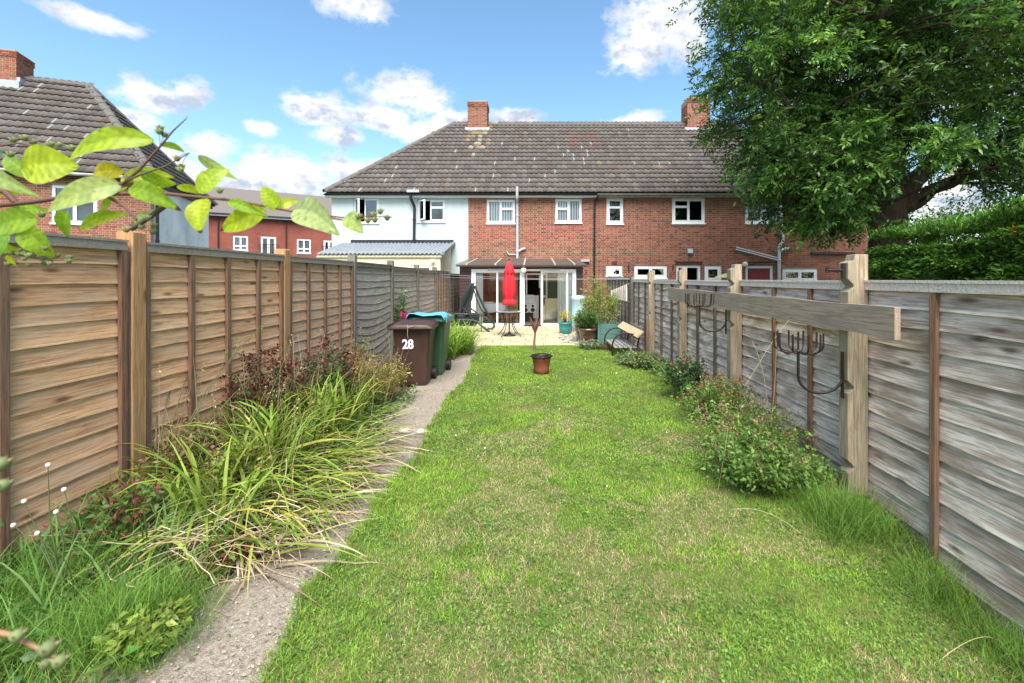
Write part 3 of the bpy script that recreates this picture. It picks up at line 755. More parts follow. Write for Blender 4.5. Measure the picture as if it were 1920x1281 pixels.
def doorway(i, k, red=False):
    a,b,c,d = W4(i, *ground[i][k]); h = houses[i]; g = MB(); w = .09
    g.bx(a,a+w,.02,.12,0,d); g.bx(b-w,b,.02,.12,0,d); g.bx(a+w,b-w,.02,.12,d-w,d); fr = part('door_frame', g, M['upvc'], h)
    if red:
        g = MB(); g.bx(a+w,b-w,.06,.11,.05,d-w-.002)
        for z0 in (.25,1.1):
            for q in (0,1): x = a+w+.1+q*(b-a-2*w-.1)/2; g.bx(x, x+(b-a-2*w-.3)/2, .045,.06, z0, z0+.7)
        dr = part('door', g, M['door_red'], h); g = MB(); g.tube([(a+w+.06,.03,1.05),(a+w+.06,.0,1.05),(a+w+.18,.0,1.05)], .012); part('handle', g, M['steel'], dr)
    else:
        g = MB(); v = [(a+w,.1),(a+w+.05,.1),(a+w+.05,.9),(a+w,.9)]; g.prism(v,'z',.05,d-w-.01); part('door', g, M['upvc'], h)
doorway(2,2); doorway(3,0,True)
# lintel hoods and small facade things
def hood(i, a, b, t): g = MB(); g.bx(LX(i,a),LX(i,b),-.09,-.012,wz(t)-.03,wz(t)); part('door_hood', g, M['wood_dark'], houses[i])
hood(2,1266,1316,491); hood(3,1395,1458,491)
# chimneys
chA = chimney(h1, -.54, .38, RD-.45, RD+.45, ZR-.75, 9.98)
chB = chimney(h3, -.60, .50, RD-.45, RD+.45, ZR-.75, 10.15)
for ch, a, b, h in ((chA, -.54, .38, h1), (chB, -.6, .5, h3)):
    g = MB(); zf = ZR-.42; g.prism([(RD-.53, zf-.16),(RD-.46, zf-.09),(RD-.46, zf+.16),(RD-.49,zf+.16),(RD-.49,zf-.06),(RD-.56,zf-.13)], 'x', a-.1, b+.1); g.bx(a-.12,a-.005,RD-.5,RD+.4,zf+.0,zf+.17); g.bx(b+.005,b+.12,RD-.5,RD+.4,zf,zf+.17)
    part('flashing', g, M['lead'], ch)
# pipes and fittings on the facades
def pipe(h, pts, r, m, name='downpipe', label=None, clips=True):
    g = MB(); P_ = [Vector(p) for p in pts]; pp = []
    for i, p in enumerate(P_):
        if 0 < i < len(P_)-1:
            a, b = (P_[i-1]-p).normalized(), (P_[i+1]-p).normalized(); q = min(.06, (P_[i-1]-p).length/3, (P_[i+1]-p).length/3)
            for t in (1,.5,0,.5,1):
                pass
            pp += [p+a*q, p+(a+b)*q*.22, p+b*q]
        else: pp.append(p)
    g.tube(pp, r, 10)
    for p, q in zip(P_, P_[1:]):
        if (q-p).length > .8:
            for t in np.arange(.5, (q-p).length, 1.4):
                c = p+(q-p).normalized()*t; d = (q-p).normalized()*.03; g.tube([c-d, c+d], r*1.3, 10)
    return part(name, g, m, h, label=label)
def fx(i, px, yo): return (px-1000)*(YF+yo)/F-XS[i]
def fz(py, yo=0): return EYE+(522-py)*(YF+yo)/F
pipe(h0, [(fx(0,770,-.3),-.3,ZE-.08),(fx(0,770,-.3),-.3,fz(372,-.3)),(fx(0,777,-.1),-.08,fz(388,-.1)),(fx(0,776,-.1),-.08,fz(454,-.1))], .055, M['black_plastic'], label='black downpipe bending in below the gutter')
g = MB(); g.bx(fx(0,764,-.3),fx(0,787,-.3),-.42,-.28,ZE-.0,ZE+.1); part('gutter_outlet', g, M['lead'], h0)
pipe(h1, [(fx(1,970,-.12),-.36,fz(350,-.36)),(fx(1,970,-.12),-.36,fz(372,-.36)),(fx(1,970,-.1),-.1,fz(380,-.1)),(fx(1,970,-.1),-.1,2.38)], .055, M['grey_pipe'], 'soil_pipe')
pipe(h1, [(fx(1,970,-.1),-.1,2.62),(fx(1,978,-.1),-.1,2.74),(fx(1,984,0),-.1,2.77),(fx(1,984,0),.05,2.77)], .045, M['grey_pipe'], 'branch_pipe')
pipe(h1, [(fx(1,950,-.1),-.05,2.68),(fx(1,953,-.1),-.07,2.54),(fx(1,969,-.1),-.07,2.54)], .022, M['grey_pipe'], 'waste_pipe')
pipe(h1, [(fx(1,1121,-.3),-.31,ZE-.08),(fx(1,1121,-.3),-.31,ZE-.16),(fx(1,1115,-.1),-.08,fz(378)),(fx(1,1114,-.1),-.08,0)], .04, M['black_plastic'])
g = MB(); g.bx(fx(1,1088,0),fx(1,1105,0),-.12,-.012,fz(491),fz(487)); part('vent_hood', g, M['lead'], h1)
pipe(h3, [(fx(3,1467,-.3),-.1,4.75),(fx(3,1468,-.1),-.1,fz(452)),(fx(3,1461,-.1),-.1,fz(464)),(fx(3,1460,-.1),-.1,0)], .06, M['white_pipe'], 'soil_pipe')
pipe(h3, [(fx(3,1461,-.1),-.1,fz(472)),(fx(3,1470,-.1),-.1,fz(467)),(fx(3,1478,0),-.1,fz(466)),(fx(3,1478,0),.05,fz(466))], .05, M['white_pipe'], 'branch_pipe')
pipe(h3, [(fx(3,1381,-.1),-.06,fz(464)),(fx(3,1458,-.1),-.09,fz(484))], .025, M['white_pipe'], 'waste_pipe')
pipe(h3, [(fx(3,1376,-.1)+.1,-.06,fz(468)),(fx(3,1458,-.1),-.09,fz(488))], .025, M['white_pipe'], 'waste_pipe')
g = MB(); g.bx(fx(3,1520,0),fx(3,1600,0),-.09,-.012,fz(477),fz(473)); part('cable_duct', g, M['wood_dark'], h3)
g = MB(); g.sphere((fx(3,1396,-.1),-.14,fz(496)), .11, seg=14, rings=10, sc=(1,1,1)); g.bx(fx(3,1396,-.1)-.04,fx(3,1396,-.1)+.04,-.1,-.01,fz(496)-.04,fz(496)+.04); part('wall_light', g, M['globe'], h3)
g = MB(); g.bx(fx(2,1288,0),fx(2,1297,0),-.14,-.05,fz(475),fz(467)); g.bx(fx(2,1291,0),fx(2,1294,0),-.05,-.01,fz(473),fz(469)); part('floodlight', g, M['upvc_grey'], h2)
g = MB(); g.bx(fx(2,1147,0),fx(2,1157,0),-.02,-.008,fz(496.5),fz(491)); part('air_brick', g, M['wood_dark'], h2)
for px in (1178, 1261):
    g = MB(); X = fx(2,px,0); g.tube([(X,-.01,fz(497)),(X,-.14,fz(497)),(X,-.17,fz(500))], .012); g.tube([(X,-.02,fz(497)),(X,-.02,fz(508)),(X,-.12,fz(499))], .01); part('basket_bracket', g, M['metal_black'], h2)
# open top-hung small windows seen over the fence
def tophung(k, px0, px1, py0, py1):
    W = W4(2, *ground[2][k]); w = window(h2, W[0]+.01, W[1]-.01, W[2]+.05, W[3]-.01, panes=(), outer=.07)
    a, b = fx(2,px0,0), fx(2,px1,0); H = fz(py0)-fz(py1); g = MB(); ring(g, a, b, -H, 0, .05, -.02, .02); q = MB(); q.bx(a+.048,b-.048,-.005,.005,-H+.048,-.048)
    for nm, mbb, mm in (('sash', g, M['upvc']), ('pane', q, M['glass'])):
        o = bpy.data.objects.new(nm, mbb.mesh(nm)); COL.objects.link(o); o.data.materials.append(mm); o.parent = w
        o.matrix_basis = Matrix.Translation((0, .0, fz(py0)))@Matrix.Rotation(math.radians(-28), 4, 'X')
tophung(0, 1140, 1163, 503, 519)
a = wins; win(2,3, panes=L2, outer=.07, sw=.06)

# ------------------------------------------------------------------ lean-to of the white house
lt = thing('lean_to', 'cream rendered lean-to with grey corrugated roof against the white house', 'extension', (-7.5, 15.9, 0), local=True)
def lx(x): return x+7.5
LZ0, LZ1 = 2.46, 3.0
ops = [(lx(-4.72), lx(-3.55), 1.2, 2.06)]
part('wall', wallcells(0, 4.25, 0, LZ0-.03, ops, 0, .15), M['render_cream'], lt)
g = MB(); g.prism([(.152,0),(2.09,0),(2.09,LZ1-.06),(.152,LZ0-.03)], 'x', 4.1, 4.25); g.prism([(.152,0),(2.09,0),(2.09,LZ1-.06),(.152,LZ0-.03)], 'x', 0, .15); part('side_wall', g, M['render_cream'], lt)
window(lt, ops[0][0], ops[0][1], 1.2, 2.06, panes=L2)
g = MB(); n = 4*61; us = np.linspace(-.08, 4.4, n); hh = .022*np.cos(us*2*PI/.146)
S0 = (-.12, LZ0+.0); S1 = (2.07, LZ1)
v = [(u, y, z+h) for (y, z) in (S0, S1) for u, h in zip(us, hh)]+[(u, S0[0]+.0, S0[1]-.008+h) for u, h in zip(us, hh)]
g.add(v, [(i,i+1,n+i+1,n+i) for i in range(n-1)]+[(2*n+i,2*n+i+1,i+1,i) for i in range(n-1)], (1,1,1), True)
part('corrugated_roof', g, M['corrugated'], lt)
g = MB(); g.prism([(-.14,LZ0-.05),(2.07,LZ1-.05),(2.07,LZ1+.05),(-.14,LZ0+.05)],'x',4.33,4.42); part('verge', g, M['corrugated'], lt)
g = MB(); g.bx(.3, 4.35, 2.04, 2.085, LZ1-.02, LZ1+.12); part('flashing', g, M['black_plastic'], lt)
g = MB(); g.bx(-.05, 4.3, -.06, -.002, LZ0-.13, LZ0-.035); part('fascia', g, M['render_cream'], lt)
g = MB(); g.bx(3.95,4.06,-.14,-.062,2.16,2.26); part('lamp', g, M['upvc'], lt)

# ------------------------------------------------------------------ garden room (sliding doors) of the middle house
gr = thing('garden_room', 'dark timber garden room with white sliding doors and flat plastic roof', 'conservatory', (0, 15.2, 0), local=True)
def cx_(px): return (px-1000)*15.2/F
A0, A1 = -2.46, 1.66; DT = 1.90
g = MB()
zz = 0
while zz < 2.0: g.bx(A0, cx_(884), -.012, .05, zz+.004, min(zz+.11, 2.0)); zz += .115
part('timber_wall', g, M['wood_dark'], gr)
g = MB(); g.bx(A0, A1, .0, .06, DT, 2.03); g.bx(cx_(1080), A1, 0, .06, 0, DT); part('timber_frame', g, M['wood_dark'], gr)
g = MB(); g.bx(A0, A0+.06, .062, 2.78, 0, 2.0); g.bx(A1-.06, A1, .062, 2.78, 0, 2.0); part('side_wall', g, M['wood_dark'], gr)
g = MB(); g.bx(A0+.062, A1-.062, .0, 2.78, -.02, .03); part('floor', g, M['interior'], gr)
rp = [-2.56, cx_(878)-.02, cx_(930), cx_(983), cx_(1040), cx_(1076), 1.76]
for a, b in zip(rp, rp[1:]):
    if b-a < .05: continue
    g = MB(); g.prism([(-.25,2.035),(2.77,2.36),(2.77,2.38),(-.25,2.055)], 'x', a+.012, b-.012); part('roof_panel', g, M['poly_roof'], gr)
for a in rp[1:-1]:
    g = MB(); g.prism([(-.26,2.03),(2.77,2.35),(2.77,2.40),(-.26,2.08)], 'x', a-.028+.0, a+.028); part('glazing_bar', g, M['gutter_pale'], gr)
g = MB(); g.prism([(-.262,1.985),(-.20,1.985),(-.20,2.04),(-.262,2.033)], 'x', -2.54, 1.74); part('eaves_board', g, M['wood_dark'], gr)
def dframe(name, a, b, y0, y1, w=.055, label=None, mull=()):
    g = MB(); ring(g, a, b, .035, DT-.055, w, y0, y1)
    o = part(name, g, M['upvc'], gr, label=label); q = MB(); q.bx(a+w-.003,b-w+.003,(y0+y1)/2-.005,(y0+y1)/2+.005,.035+w-.003,DT-.055-w+.003); part('pane', q, M['glass'], o); return o
g = MB(); g.bx(cx_(884),cx_(1080),-.03,.045,DT-.052,DT-.002); g.bx(cx_(884),cx_(889)-.0,-.03,.045,.0,DT-.054); g.bx(cx_(1076.5),cx_(1080),-.03,.045,0,DT-.054); g.bx(cx_(889),cx_(1076.5),-.03,.045,-.01,.033)
g.bx(cx_(978),cx_(983.5),-.03,.045,.035,DT-.054); part('outer_frame', g, M['upvc'], gr)
dframe('sliding_door', cx_(889)+.002, cx_(934), -.025, .005); dframe('sliding_door', cx_(931), cx_(978)-.002, .01, .04)
dframe('sliding_door', cx_(1014), cx_(1064.5), .01, .04, .06); dframe('sliding_door', cx_(1062), cx_(1076.5)-.002, -.025, .005)
dframe('sliding_door', cx_(1017), cx_(1064), .045, .065, .03, label='door leaf slid open behind the fixed one')
g = MB(); g.bx(cx_(915),cx_(960),-.05,-.031,DT-.03,DT+.015); g.bx(cx_(1012),cx_(1050),-.05,-.031,DT-.03,DT+.015); part('vent_strip', g, M['lead'], gr)
def curtain(px0, px1, yo):
    g = MB(); xs = np.linspace(cx_(px0), cx_(px1), 50); yy = yo+.035*np.sin(np.arange(50)*.95)
    v = [(xs[i]+(0 if z > 1 else 0), yy[i], z) for z in (.06, DT-.07) for i in range(50)]
    g.add(v, [(i,i+1,50+i+1,50+i) for i in range(49)], (1,1,1), True); part('curtain', g, M['curtain'], gr)
curtain(890, 905, .10); curtain(1046, 1075, .12)
g = MB(); g.bx(cx_(984), cx_(1014), -.32, -.08, .035, .055); mat_ = solo('doormat', MB().bx(cx_(982), cx_(1015), 14.88, 15.14, .033, .05), M['metal_black'], 'black doormat on the patio at the open sliding door', 'doormat', (cx_(998), 15, .03))
# inner lining with door frame into the house
g = MB(); ops = [(-.62,.98,0.0,1.86)]
w_ = wallcells(A0+.062, A1-.062, .03, 2.0, [(-.60,.95,.031,1.85)], 2.70, 2.75); part('inner_wall', w_, mat('plaster', (.34,.24,.15), .9), gr)
g = MB(); ring(g, -.30, .55, .035, 1.8, .06, 2.62, 2.69); g.bx(-.24,.49,2.63,2.68,.85,.93); g.bx(.22,.28,2.63,2.68,.93,1.74); g.bx(-.24,.22,2.64,2.67,.09,.85); part('inner_door', g, M['upvc'], gr)
g = MB(); g.bx(-2.0,-1.35,2.45,2.69,.035,1.78); g.bx(-1.98,-1.37,2.43,2.449,1.0,1.05); part('panelling', g, M['wood_red'], gr)
# lamp by the door
lamp = thing('wall_lamp', 'round cream globe lamp hanging over the open sliding door', 'lamp', (cx_(982), 15.05, 1.8))
g = MB(); g.sphere((cx_(982), 14.99, 1.86), .095, seg=16, rings=12); part('globe', g, M['globe'], lamp)
g = MB(); g.lathe(cx_(982), 14.99, [(0,1.99),(.05,1.985),(.07,1.95),(.06,1.93),(0,1.93)], 14); g.tube([(cx_(982),14.99,1.98),(cx_(982),15.1,1.99),(cx_(982),15.19,1.97)], .015); part('bracket', g, M['wood_red'], lamp)
# things inside the garden room
tb = thing('dining_table', 'table under a white cloth behind the left sliding doors', 'table', (-1.55, 16.5, .03))
g = MB(); n = 40; th = np.linspace(0, 2*PI, n, endpoint=False); sq = lambda t: 1/max(abs(math.cos(t)), abs(math.sin(t)))
top = [(-1.5+.5*min(sq(t),1.32)*math.cos(t), 16.5+.4*min(sq(t),1.32)*math.sin(t), .70) for t in th]
bot = [(-1.5+(.53+.02*math.sin(k*2.2))*min(sq(t),1.32)*math.cos(t), 16.5+(.43+.02*math.sin(k*2.2))*min(sq(t),1.32)*math.sin(t), .40+.02*math.sin(k)) for k, t in enumerate(th)]
g.add(top+bot, [tuple(range(n))]+[(k,n+k,n+(k+1)%n,(k+1)%n) for k in range(n)], (1,1,1), True); part('tablecloth', g, M['tablecloth'], tb)
for sx in (-1.88,-1.12):
    for sy in (16.2,16.8): part('leg', MB().bx(sx-.03,sx+.03,sy-.03,sy+.03,.03,.69), M['wood_red'], tb)
bw = MB(); bw.lathe(-1.62, 16.4, [(.05,.705),(.16,.71),(.2,.74),(.19,.745),(.1,.72),(0,.72)], 20); solo('plate', bw, M['white_paint'], 'white bowl standing on the clothed table indoors', 'bowl', (-1.62,16.4,.705))
st = thing('stereo', 'grey stereo tower on a dark stand inside the open doors', 'stereo', (-.12, 16.6, .03))
g = MB(); g.bx(-.34,.0,16.45,16.75,.03,.36); part('stand', g, M['metal_black'], st)
g = MB(); g.bx(-.30,.0,16.45,16.7,.70,.86); g.bx(-.30,.0,16.45,16.7,.865,1.0); g.bx(-.26,-.04,16.44,16.45,.9,.95); part('deck', g, M['steel'], st)
for xx in (-.28, -.02):
    g = MB(); g.bx(xx-.11,xx+.11,16.40,16.6,.365,.69); sp = part('speaker', g, M['steel'], st)
    for zc, r in ((.46,.075),(.6,.05)):
        q = MB(); q.tube([(xx,16.405,zc),(xx,16.39,zc)], r, 16); q.tube([(xx,16.391,zc),(xx,16.38,zc)], r*.4, 12); part('cone', q, M['metal_black'], sp)
g = MB(); g.bx(.20,.30,16.9,17.0,.03,1.25); solo('tower_speaker', g.bx(.18,.32,16.88,17.02,.03,.06), M['metal_black'], 'tall slim black column speaker inside the doorway', 'speaker', (.25,16.95,.03), bevel=.01)
sf = thing('armchair', 'cream armchair with rolled arms behind the right glass door', 'armchair', (.75,16.5,.03))
for nm, bb in (('seat',(.42,1.15,16.2,16.85,.12,.45)),('backrest',(.42,1.15,16.75,17.0,.3,.85)),('arm',(.28,.44,16.15,16.9,.1,.62)),('arm',(1.13,1.29,16.15,16.9,.1,.62))):
    part(nm, MB().bx(*bb), M['sofa'], sf, bevel=.05)
wc = thing('dining_chair', 'wooden ladder-back chair by the clothed table indoors', 'chair', (-.78,16.2,.03))
for sx in (-.95,-.58):
    for sy in (16.0,16.36): part('leg', MB().bx(sx-.02,sx+.02,sy-.02,sy+.02,.03,1.0 if sy>16.2 else .45), M['wood_post'], wc)
part('seat', MB().bx(-.99,-.54,15.97,16.4,.45,.48), M['wood_post'], wc)
for z in (.62,.76,.9): part('rail', MB().bx(-.93,-.60,16.35,16.37,z,z+.05), M['wood_post'], wc)

# ------------------------------------------------------------------ neighbour house on the left, turned 20 degrees
NH = thing('neighbour_house', 'brick house at the far left with hipped tile roof, brick chimney and white side wall', 'house', (-12.78, 15.2, 0), math.radians(20))
ND, NW = 5.9, 11.0
nops = [(-2.55,-1.42,3.35,4.55),(-6.3,-4.6,3.35,4.55)]
nw = part('wall', wallcells(-NW, 0, 0, ZE, nops, 0, .25), M['mortar'], NH)
bricks(nw, -6.5, -.0, 1.9, ZE-.02, nops)
part('side_wall', MB().bx(-.3, -.001, .252, ND, 0, ZE).bx(-NW,-NW+.2,.252,ND,0,ZE).bx(-NW,-.3,ND-.2,ND,0,ZE), M['white_brick'], NH)
part('floor', MB().bx(-NW,-.3,.252,ND-.2,2.6,2.8).bx(-NW,-.3,3,3.1,2.8,ZE), M['interior'], NH)
for o_ in nops: window(NH, *o_, panes=((0,.5,0,1),(.5,1,0,.65),(.5,1,.65,1)))
u = MB(); hr = ND/2; NZ = 8.75
v = [(-NW,-OV,ZE-.02),(.2,-OV,ZE-.02),(-hr,hr,NZ-.05),(-NW,hr,NZ-.05),(-NW,ND+OV,ZE-.02),(.2,ND+OV,ZE-.02)]
u.add(v, [(0,1,2,3),(5,4,3,2),(1,5,2),(0,3,4),(0,4,5,1)]); nr = part('roof', u, M['underlay'], NH)
run = hr+OV; sl = math.hypot(run, NZ-ZE); S = Vector((0, run, NZ-ZE)).normalized()
def nst(u_, s_):
    q = s_/sl; xx = .2-u_
    if q > .45 and 3.2 < xx < 4.9 and rnd.random() < .8*q: return rnd.choice((8,9,10,9))
    return 7 if rnd.random() < .05 else None
tileplane(nr, (.2,-OV-.02,ZE), (-1,0,0), S, 6.3, sl-.02, lambda a,b: a > (b/sl)*(hr+.2)-.03, nst) if False else tileplane(nr, (-6.4,-OV-.02,ZE), (1,0,0), S, 6.6, sl-.02, lambda a,b: a < 6.6-(b/sl)*(hr+.2)+.03, lambda a,b: nst(6.6-a,b))
S2 = Vector((-(hr+.2), 0, NZ-ZE)).normalized(); sl2 = math.hypot(hr+.2, NZ-ZE)
tileplane(nr, (.22,-OV,ZE), (0,1,0), S2, ND+2*OV, sl2-.02, lambda a,b: (b/sl2)*run-.03 < a < ND+2*OV-(b/sl2)*run, None, limit=120)
ridge_tiles(nr, (.2,-OV,ZE+.05), (-hr,hr,NZ), 'hip_tile', .14); ridge_tiles(nr, (-7,hr,NZ), (-hr,hr,NZ)); ridge_tiles(nr, (.2,ND+OV,ZE+.05), (-hr,hr,NZ), 'hip_tile', .14)
part('gutter', MB().tube([(-7,-OV-.06,ZE-.06),(.2,-OV-.06,ZE-.06)], .055, 8), M['gutter_pale'], NH)
part('fascia', MB().bx(-NW,.15,-OV+.03,-.012,ZE-.16,ZE-.03).bx(.0,.15,-OV+.03,ND,ZE-.16,ZE-.03), M['wood_dark'], NH)
pipe(NH, [(.06,.35,ZE-.15),(.06,.35,0)], .045, M['black_plastic'])
nch = chimney(NH, -5.95, -4.75, hr-.45, hr+.45, NZ-.7, 9.55)
part('flashing', MB().bx(-6.05,-4.65,hr-.51,hr-.45,NZ-.55,NZ-.25).bx(-4.745,-4.65,hr-.45,hr+.4,NZ-.5,NZ-.1), M['lead'], nch)
pots(nch, [(-5.6,hr,.12),(-5.15,hr,.10)], 9.57, 'terracotta')

# ------------------------------------------------------------------ red brick apartment block further back
AB = thing('apartment_block', 'newer red brick apartment block with white windows beyond the left gardens', 'building', (-20.75, 30.2, 0), math.radians(32))
AW, AD, AE, AR = 14.0, 8.0, 5.85, 8.3
wl3 = [(.68,1.53,3.47,4.47),(4.5,5.4,3.4,4.42),(9.2,10.1,3.4,4.4),(.68,1.53,.9,1.9),(4.5,5.4,.9,1.9)]
dl3 = [(2.28,3.2,3.1,4.5),(6.25,7.0,3.1,4.4)]
aw = part('wall', wallcells(-3.2, AW, 0, AE, wl3+dl3, 0, .3), M['red_brick_far'], AB)
part('side_wall', MB().bx(-3.2,-3.0,.302,AD,0,AE).bx(AW-.2,AW,.302,AD,0,AE).bx(-3.2,AW,AD-.2,AD,0,AE), M['red_brick_far'], AB)
part('floor', MB().bx(-3,AW-.2,.31,AD-.2,2.7,2.9).bx(-3,AW-.2,2.5,2.6,0,AE), M['interior'], AB)
for o_ in wl3: window(AB, *o_, panes=((0,.5,0,.3),(0,.5,.3,1),(.5,1,0,.3),(.5,1,.3,1)), sw=.05, cover='blind')
for o_ in dl3:
    window(AB, *o_, panes=((0,.5,0,1),(.5,1,0,1)), sw=.08)
    g = MB(); a, b, c = o_[0]-.12, o_[1]+.12, o_[2]
    g.tube([(a,-.16,c+.85),(b,-.16,c+.85)], .02, 6); g.tube([(a,-.16,c+.1),(b,-.16,c+.1)], .015, 6)
    for t in np.linspace(a, b, 11): g.tube([(t,-.16,c+.1),(t,-.16,c+.85)], .01, 4)
    for t in (a, b): g.tube([(t,-.16,c+.85),(t,0,c+.85)], .015, 5); g.tube([(t,-.16,c+.1),(t,0,c+.1)], .015, 5)
    part('juliet_balcony', g, M['metal_black'], AB)
u = MB(); v = [(-3.5,-.3,AE),(AW+.3,-.3,AE),(AW+.3,AD/2,AR),(-3.5,AD/2,AR),(-3.5,AD+.3,AE),(AW+.3,AD+.3,AE)]
u.add(v, [(0,1,2,3),(5,4,3,2),(1,5,2),(0,3,4),(0,4,5,1)]); ar = part('roof', u, M['far_roof'], AB)
part('fascia', MB().bx(-3.5,AW+.3,-.33,-.302,AE-.14,AE+.04), M['upvc'], AB)
part('gutter', MB().bx(-3.5,AW+.3,-.42,-.332,AE-.04,AE+.05), M['black_plastic'], AB)
for t in (-.15, 3.8): part('downpipe', MB().tube([(t,-.08,AE-.1),(t,-.08,0)], .05, 6), M['wood_dark'], AB)
for t in (1.9, 6.1):
    d = MB(); d.prism([(t-.5,AE+.02),(t+.5,AE+.02),(t+.5,AE+.3),(t,AE+.75),(t-.5,AE+.3)], 'y', -.1, 2.0); dm = part('dormer', d, M['upvc'], AB)
    part('dormer_roof', MB().prism([(t-.62,AE+.24),(t,AE+.8),(t+.62,AE+.24),(t+.62,AE+.32),(t,AE+.9),(t-.62,AE+.32)], 'y', -.25, 2.2), M['far_roof'], AB)
    part('dormer_window', MB().bx(t-.3,t+.3,-.12,-.101,AE-.1,AE+.24), M['glass_dark'], AB)

# ================================================================== fences
def board_mesh(L, H, seed, sag=0.0, wave=.007):
    """one overlapping board: local x along, front towards -y, lower edge waney and proud"""
    r = np.random.default_rng(seed); n = 7; xs = np.linspace(0, L, n)
    wv = np.cumsum(r.normal(0, wave, n)); wv -= np.linspace(wv[0], wv[-1], n); wv *= .7
    sg = -sag*(1-(2*xs/L-1)**2); g = MB()
    lo = wv+sg; hi = H+.02+sg
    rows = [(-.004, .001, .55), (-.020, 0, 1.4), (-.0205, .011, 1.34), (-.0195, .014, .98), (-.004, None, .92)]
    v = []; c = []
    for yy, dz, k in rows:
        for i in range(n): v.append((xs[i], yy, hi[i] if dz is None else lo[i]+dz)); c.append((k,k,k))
    f = [(r*n+i, r*n+i+1, (r+1)*n+i+1, (r+1)*n+i) for r in range(4) for i in range(n-1)]
    g.add(v, f, c); return g
def fence_panel(fence, side, X, y0, y1, zt, nb, bm, battm, capm, batts=(), edge=True, seeds=(1,2,3,4,5), sag=0, zb=.0, capw=.05, label=None, double=False, foot=None, battw=.022):
    """side +1: front faces +x (left fence); -1: front faces -x"""
    L = y1-y0; H = (zt-.04-zb)/nb; back = MB()
    xb = sorted((X-side*.012, X-side*.022))
    back.bx(xb[0], xb[1], y0, y1, zb-.05, zt-.05, (.5,.45,.4))
    if foot is not None: back.bx(*sorted((X+side*.004, X-side*.03)), y0, y1, foot, zb+.02, (.9,.8,.7))
    pn = part('panel', back, bm, fence, label=label)
    rz = PI/2 if side > 0 else -PI/2; ys = y0 if side > 0 else y1
    ms = []
    for s in seeds:
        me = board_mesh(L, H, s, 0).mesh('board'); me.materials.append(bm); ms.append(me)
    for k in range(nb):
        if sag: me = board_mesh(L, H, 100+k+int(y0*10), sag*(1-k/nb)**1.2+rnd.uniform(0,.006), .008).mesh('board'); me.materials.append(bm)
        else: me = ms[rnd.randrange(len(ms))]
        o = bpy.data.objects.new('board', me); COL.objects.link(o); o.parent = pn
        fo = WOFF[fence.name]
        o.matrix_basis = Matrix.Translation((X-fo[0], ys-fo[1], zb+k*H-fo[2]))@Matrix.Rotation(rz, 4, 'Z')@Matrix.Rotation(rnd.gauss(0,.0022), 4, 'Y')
    bs = list(batts)+([.022/L, 1-.022/L] if edge else [])
    for t in bs:
        yc = y0+t*L; g = MB(); a, b = sorted((X+side*.022, X+side*.05)); lean = rnd.gauss(0,.004)
        g.add([(x, yc+sy*battw+(lean if z > 1 else 0), z) for z in (zb-.12 if foot is None else foot+.03, zt-.045) for sy in (-1,1) for x in (a,b)], np.array([(0,2,3,1),(4,5,7,6),(0,1,5,4),(2,6,7,3),(0,4,6,2),(1,3,7,5)]))
        part('batten', g, battm, pn)
    c = MB(); a, b = sorted((X-side*.03, X+side*.058)); c.bx(a, b, y0+.002, y1-.002, zt-.006, zt+.012)
    a, b = sorted((X+side*.022, X+side*.052)); c.bx(a, b, y0+.002, y1-.002, zt-.06, zt-.008)
    part('capping', c, capm, pn)
LF = thing('fence', 'lap panel fence on the left, brown nearby and grey further off', 'fence', (-2.83, 3.2, 0))
XL = -2.83
lp = [1.27, 3.2, 5.13, 7.1, 9.0, 11.0, 13.0, 15.0]
zt = 1.85
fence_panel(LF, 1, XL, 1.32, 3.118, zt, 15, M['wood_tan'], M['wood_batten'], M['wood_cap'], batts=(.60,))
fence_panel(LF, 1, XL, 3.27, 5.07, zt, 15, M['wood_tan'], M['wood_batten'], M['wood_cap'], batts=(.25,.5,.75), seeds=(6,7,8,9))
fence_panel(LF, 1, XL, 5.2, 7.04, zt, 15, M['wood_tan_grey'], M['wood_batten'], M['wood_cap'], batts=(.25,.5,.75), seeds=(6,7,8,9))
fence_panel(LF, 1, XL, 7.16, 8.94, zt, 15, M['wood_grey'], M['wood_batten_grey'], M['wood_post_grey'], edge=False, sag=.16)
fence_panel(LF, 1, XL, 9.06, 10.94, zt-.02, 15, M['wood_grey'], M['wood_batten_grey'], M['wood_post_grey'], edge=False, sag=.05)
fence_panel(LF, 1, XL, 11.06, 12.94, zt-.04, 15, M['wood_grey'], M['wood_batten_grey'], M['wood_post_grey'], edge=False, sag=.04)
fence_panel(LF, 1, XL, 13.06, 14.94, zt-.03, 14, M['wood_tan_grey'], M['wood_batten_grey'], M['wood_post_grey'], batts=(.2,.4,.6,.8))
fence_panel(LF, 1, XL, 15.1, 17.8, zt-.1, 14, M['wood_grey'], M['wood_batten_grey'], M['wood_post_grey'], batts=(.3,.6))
for i, y in enumerate(lp[1:]):
    h = {0:1.93, 1:1.93, 2:1.97, 3:1.95, 4:1.93, 5:1.92, 6:1.86}[i]; w = .052 if i < 2 else .045
    g = MB(); g.add([(x, yy, z) for z in (-.1, h-.012, h) for yy in (y-w, y+w) for x in (XL-.055+(.01 if z == h else 0), XL+.062-(.01 if z == h else 0))],
          np.array([(0,2,3,1),(8,9,11,10),(0,1,5,4),(2,6,7,3),(0,4,6,2),(1,3,7,5),(4,5,9,8),(6,10,11,7),(4,8,10,6),(5,7,11,9)]))
    part('post', g, M['wood_post'] if i < 2 else M['wood_post_grey'], LF)
    if i in (0,): part('spacer', MB().bx(XL+.026, XL+.045, y-w-.028, y-w-.001, .02, 1.78), M['wood_batten_grey'], LF)
RF = thing('fence', 'silver grey lap panel fence along the right of the lawn', 'fence', (2.47, 3.42, 0))
XR = 2.47
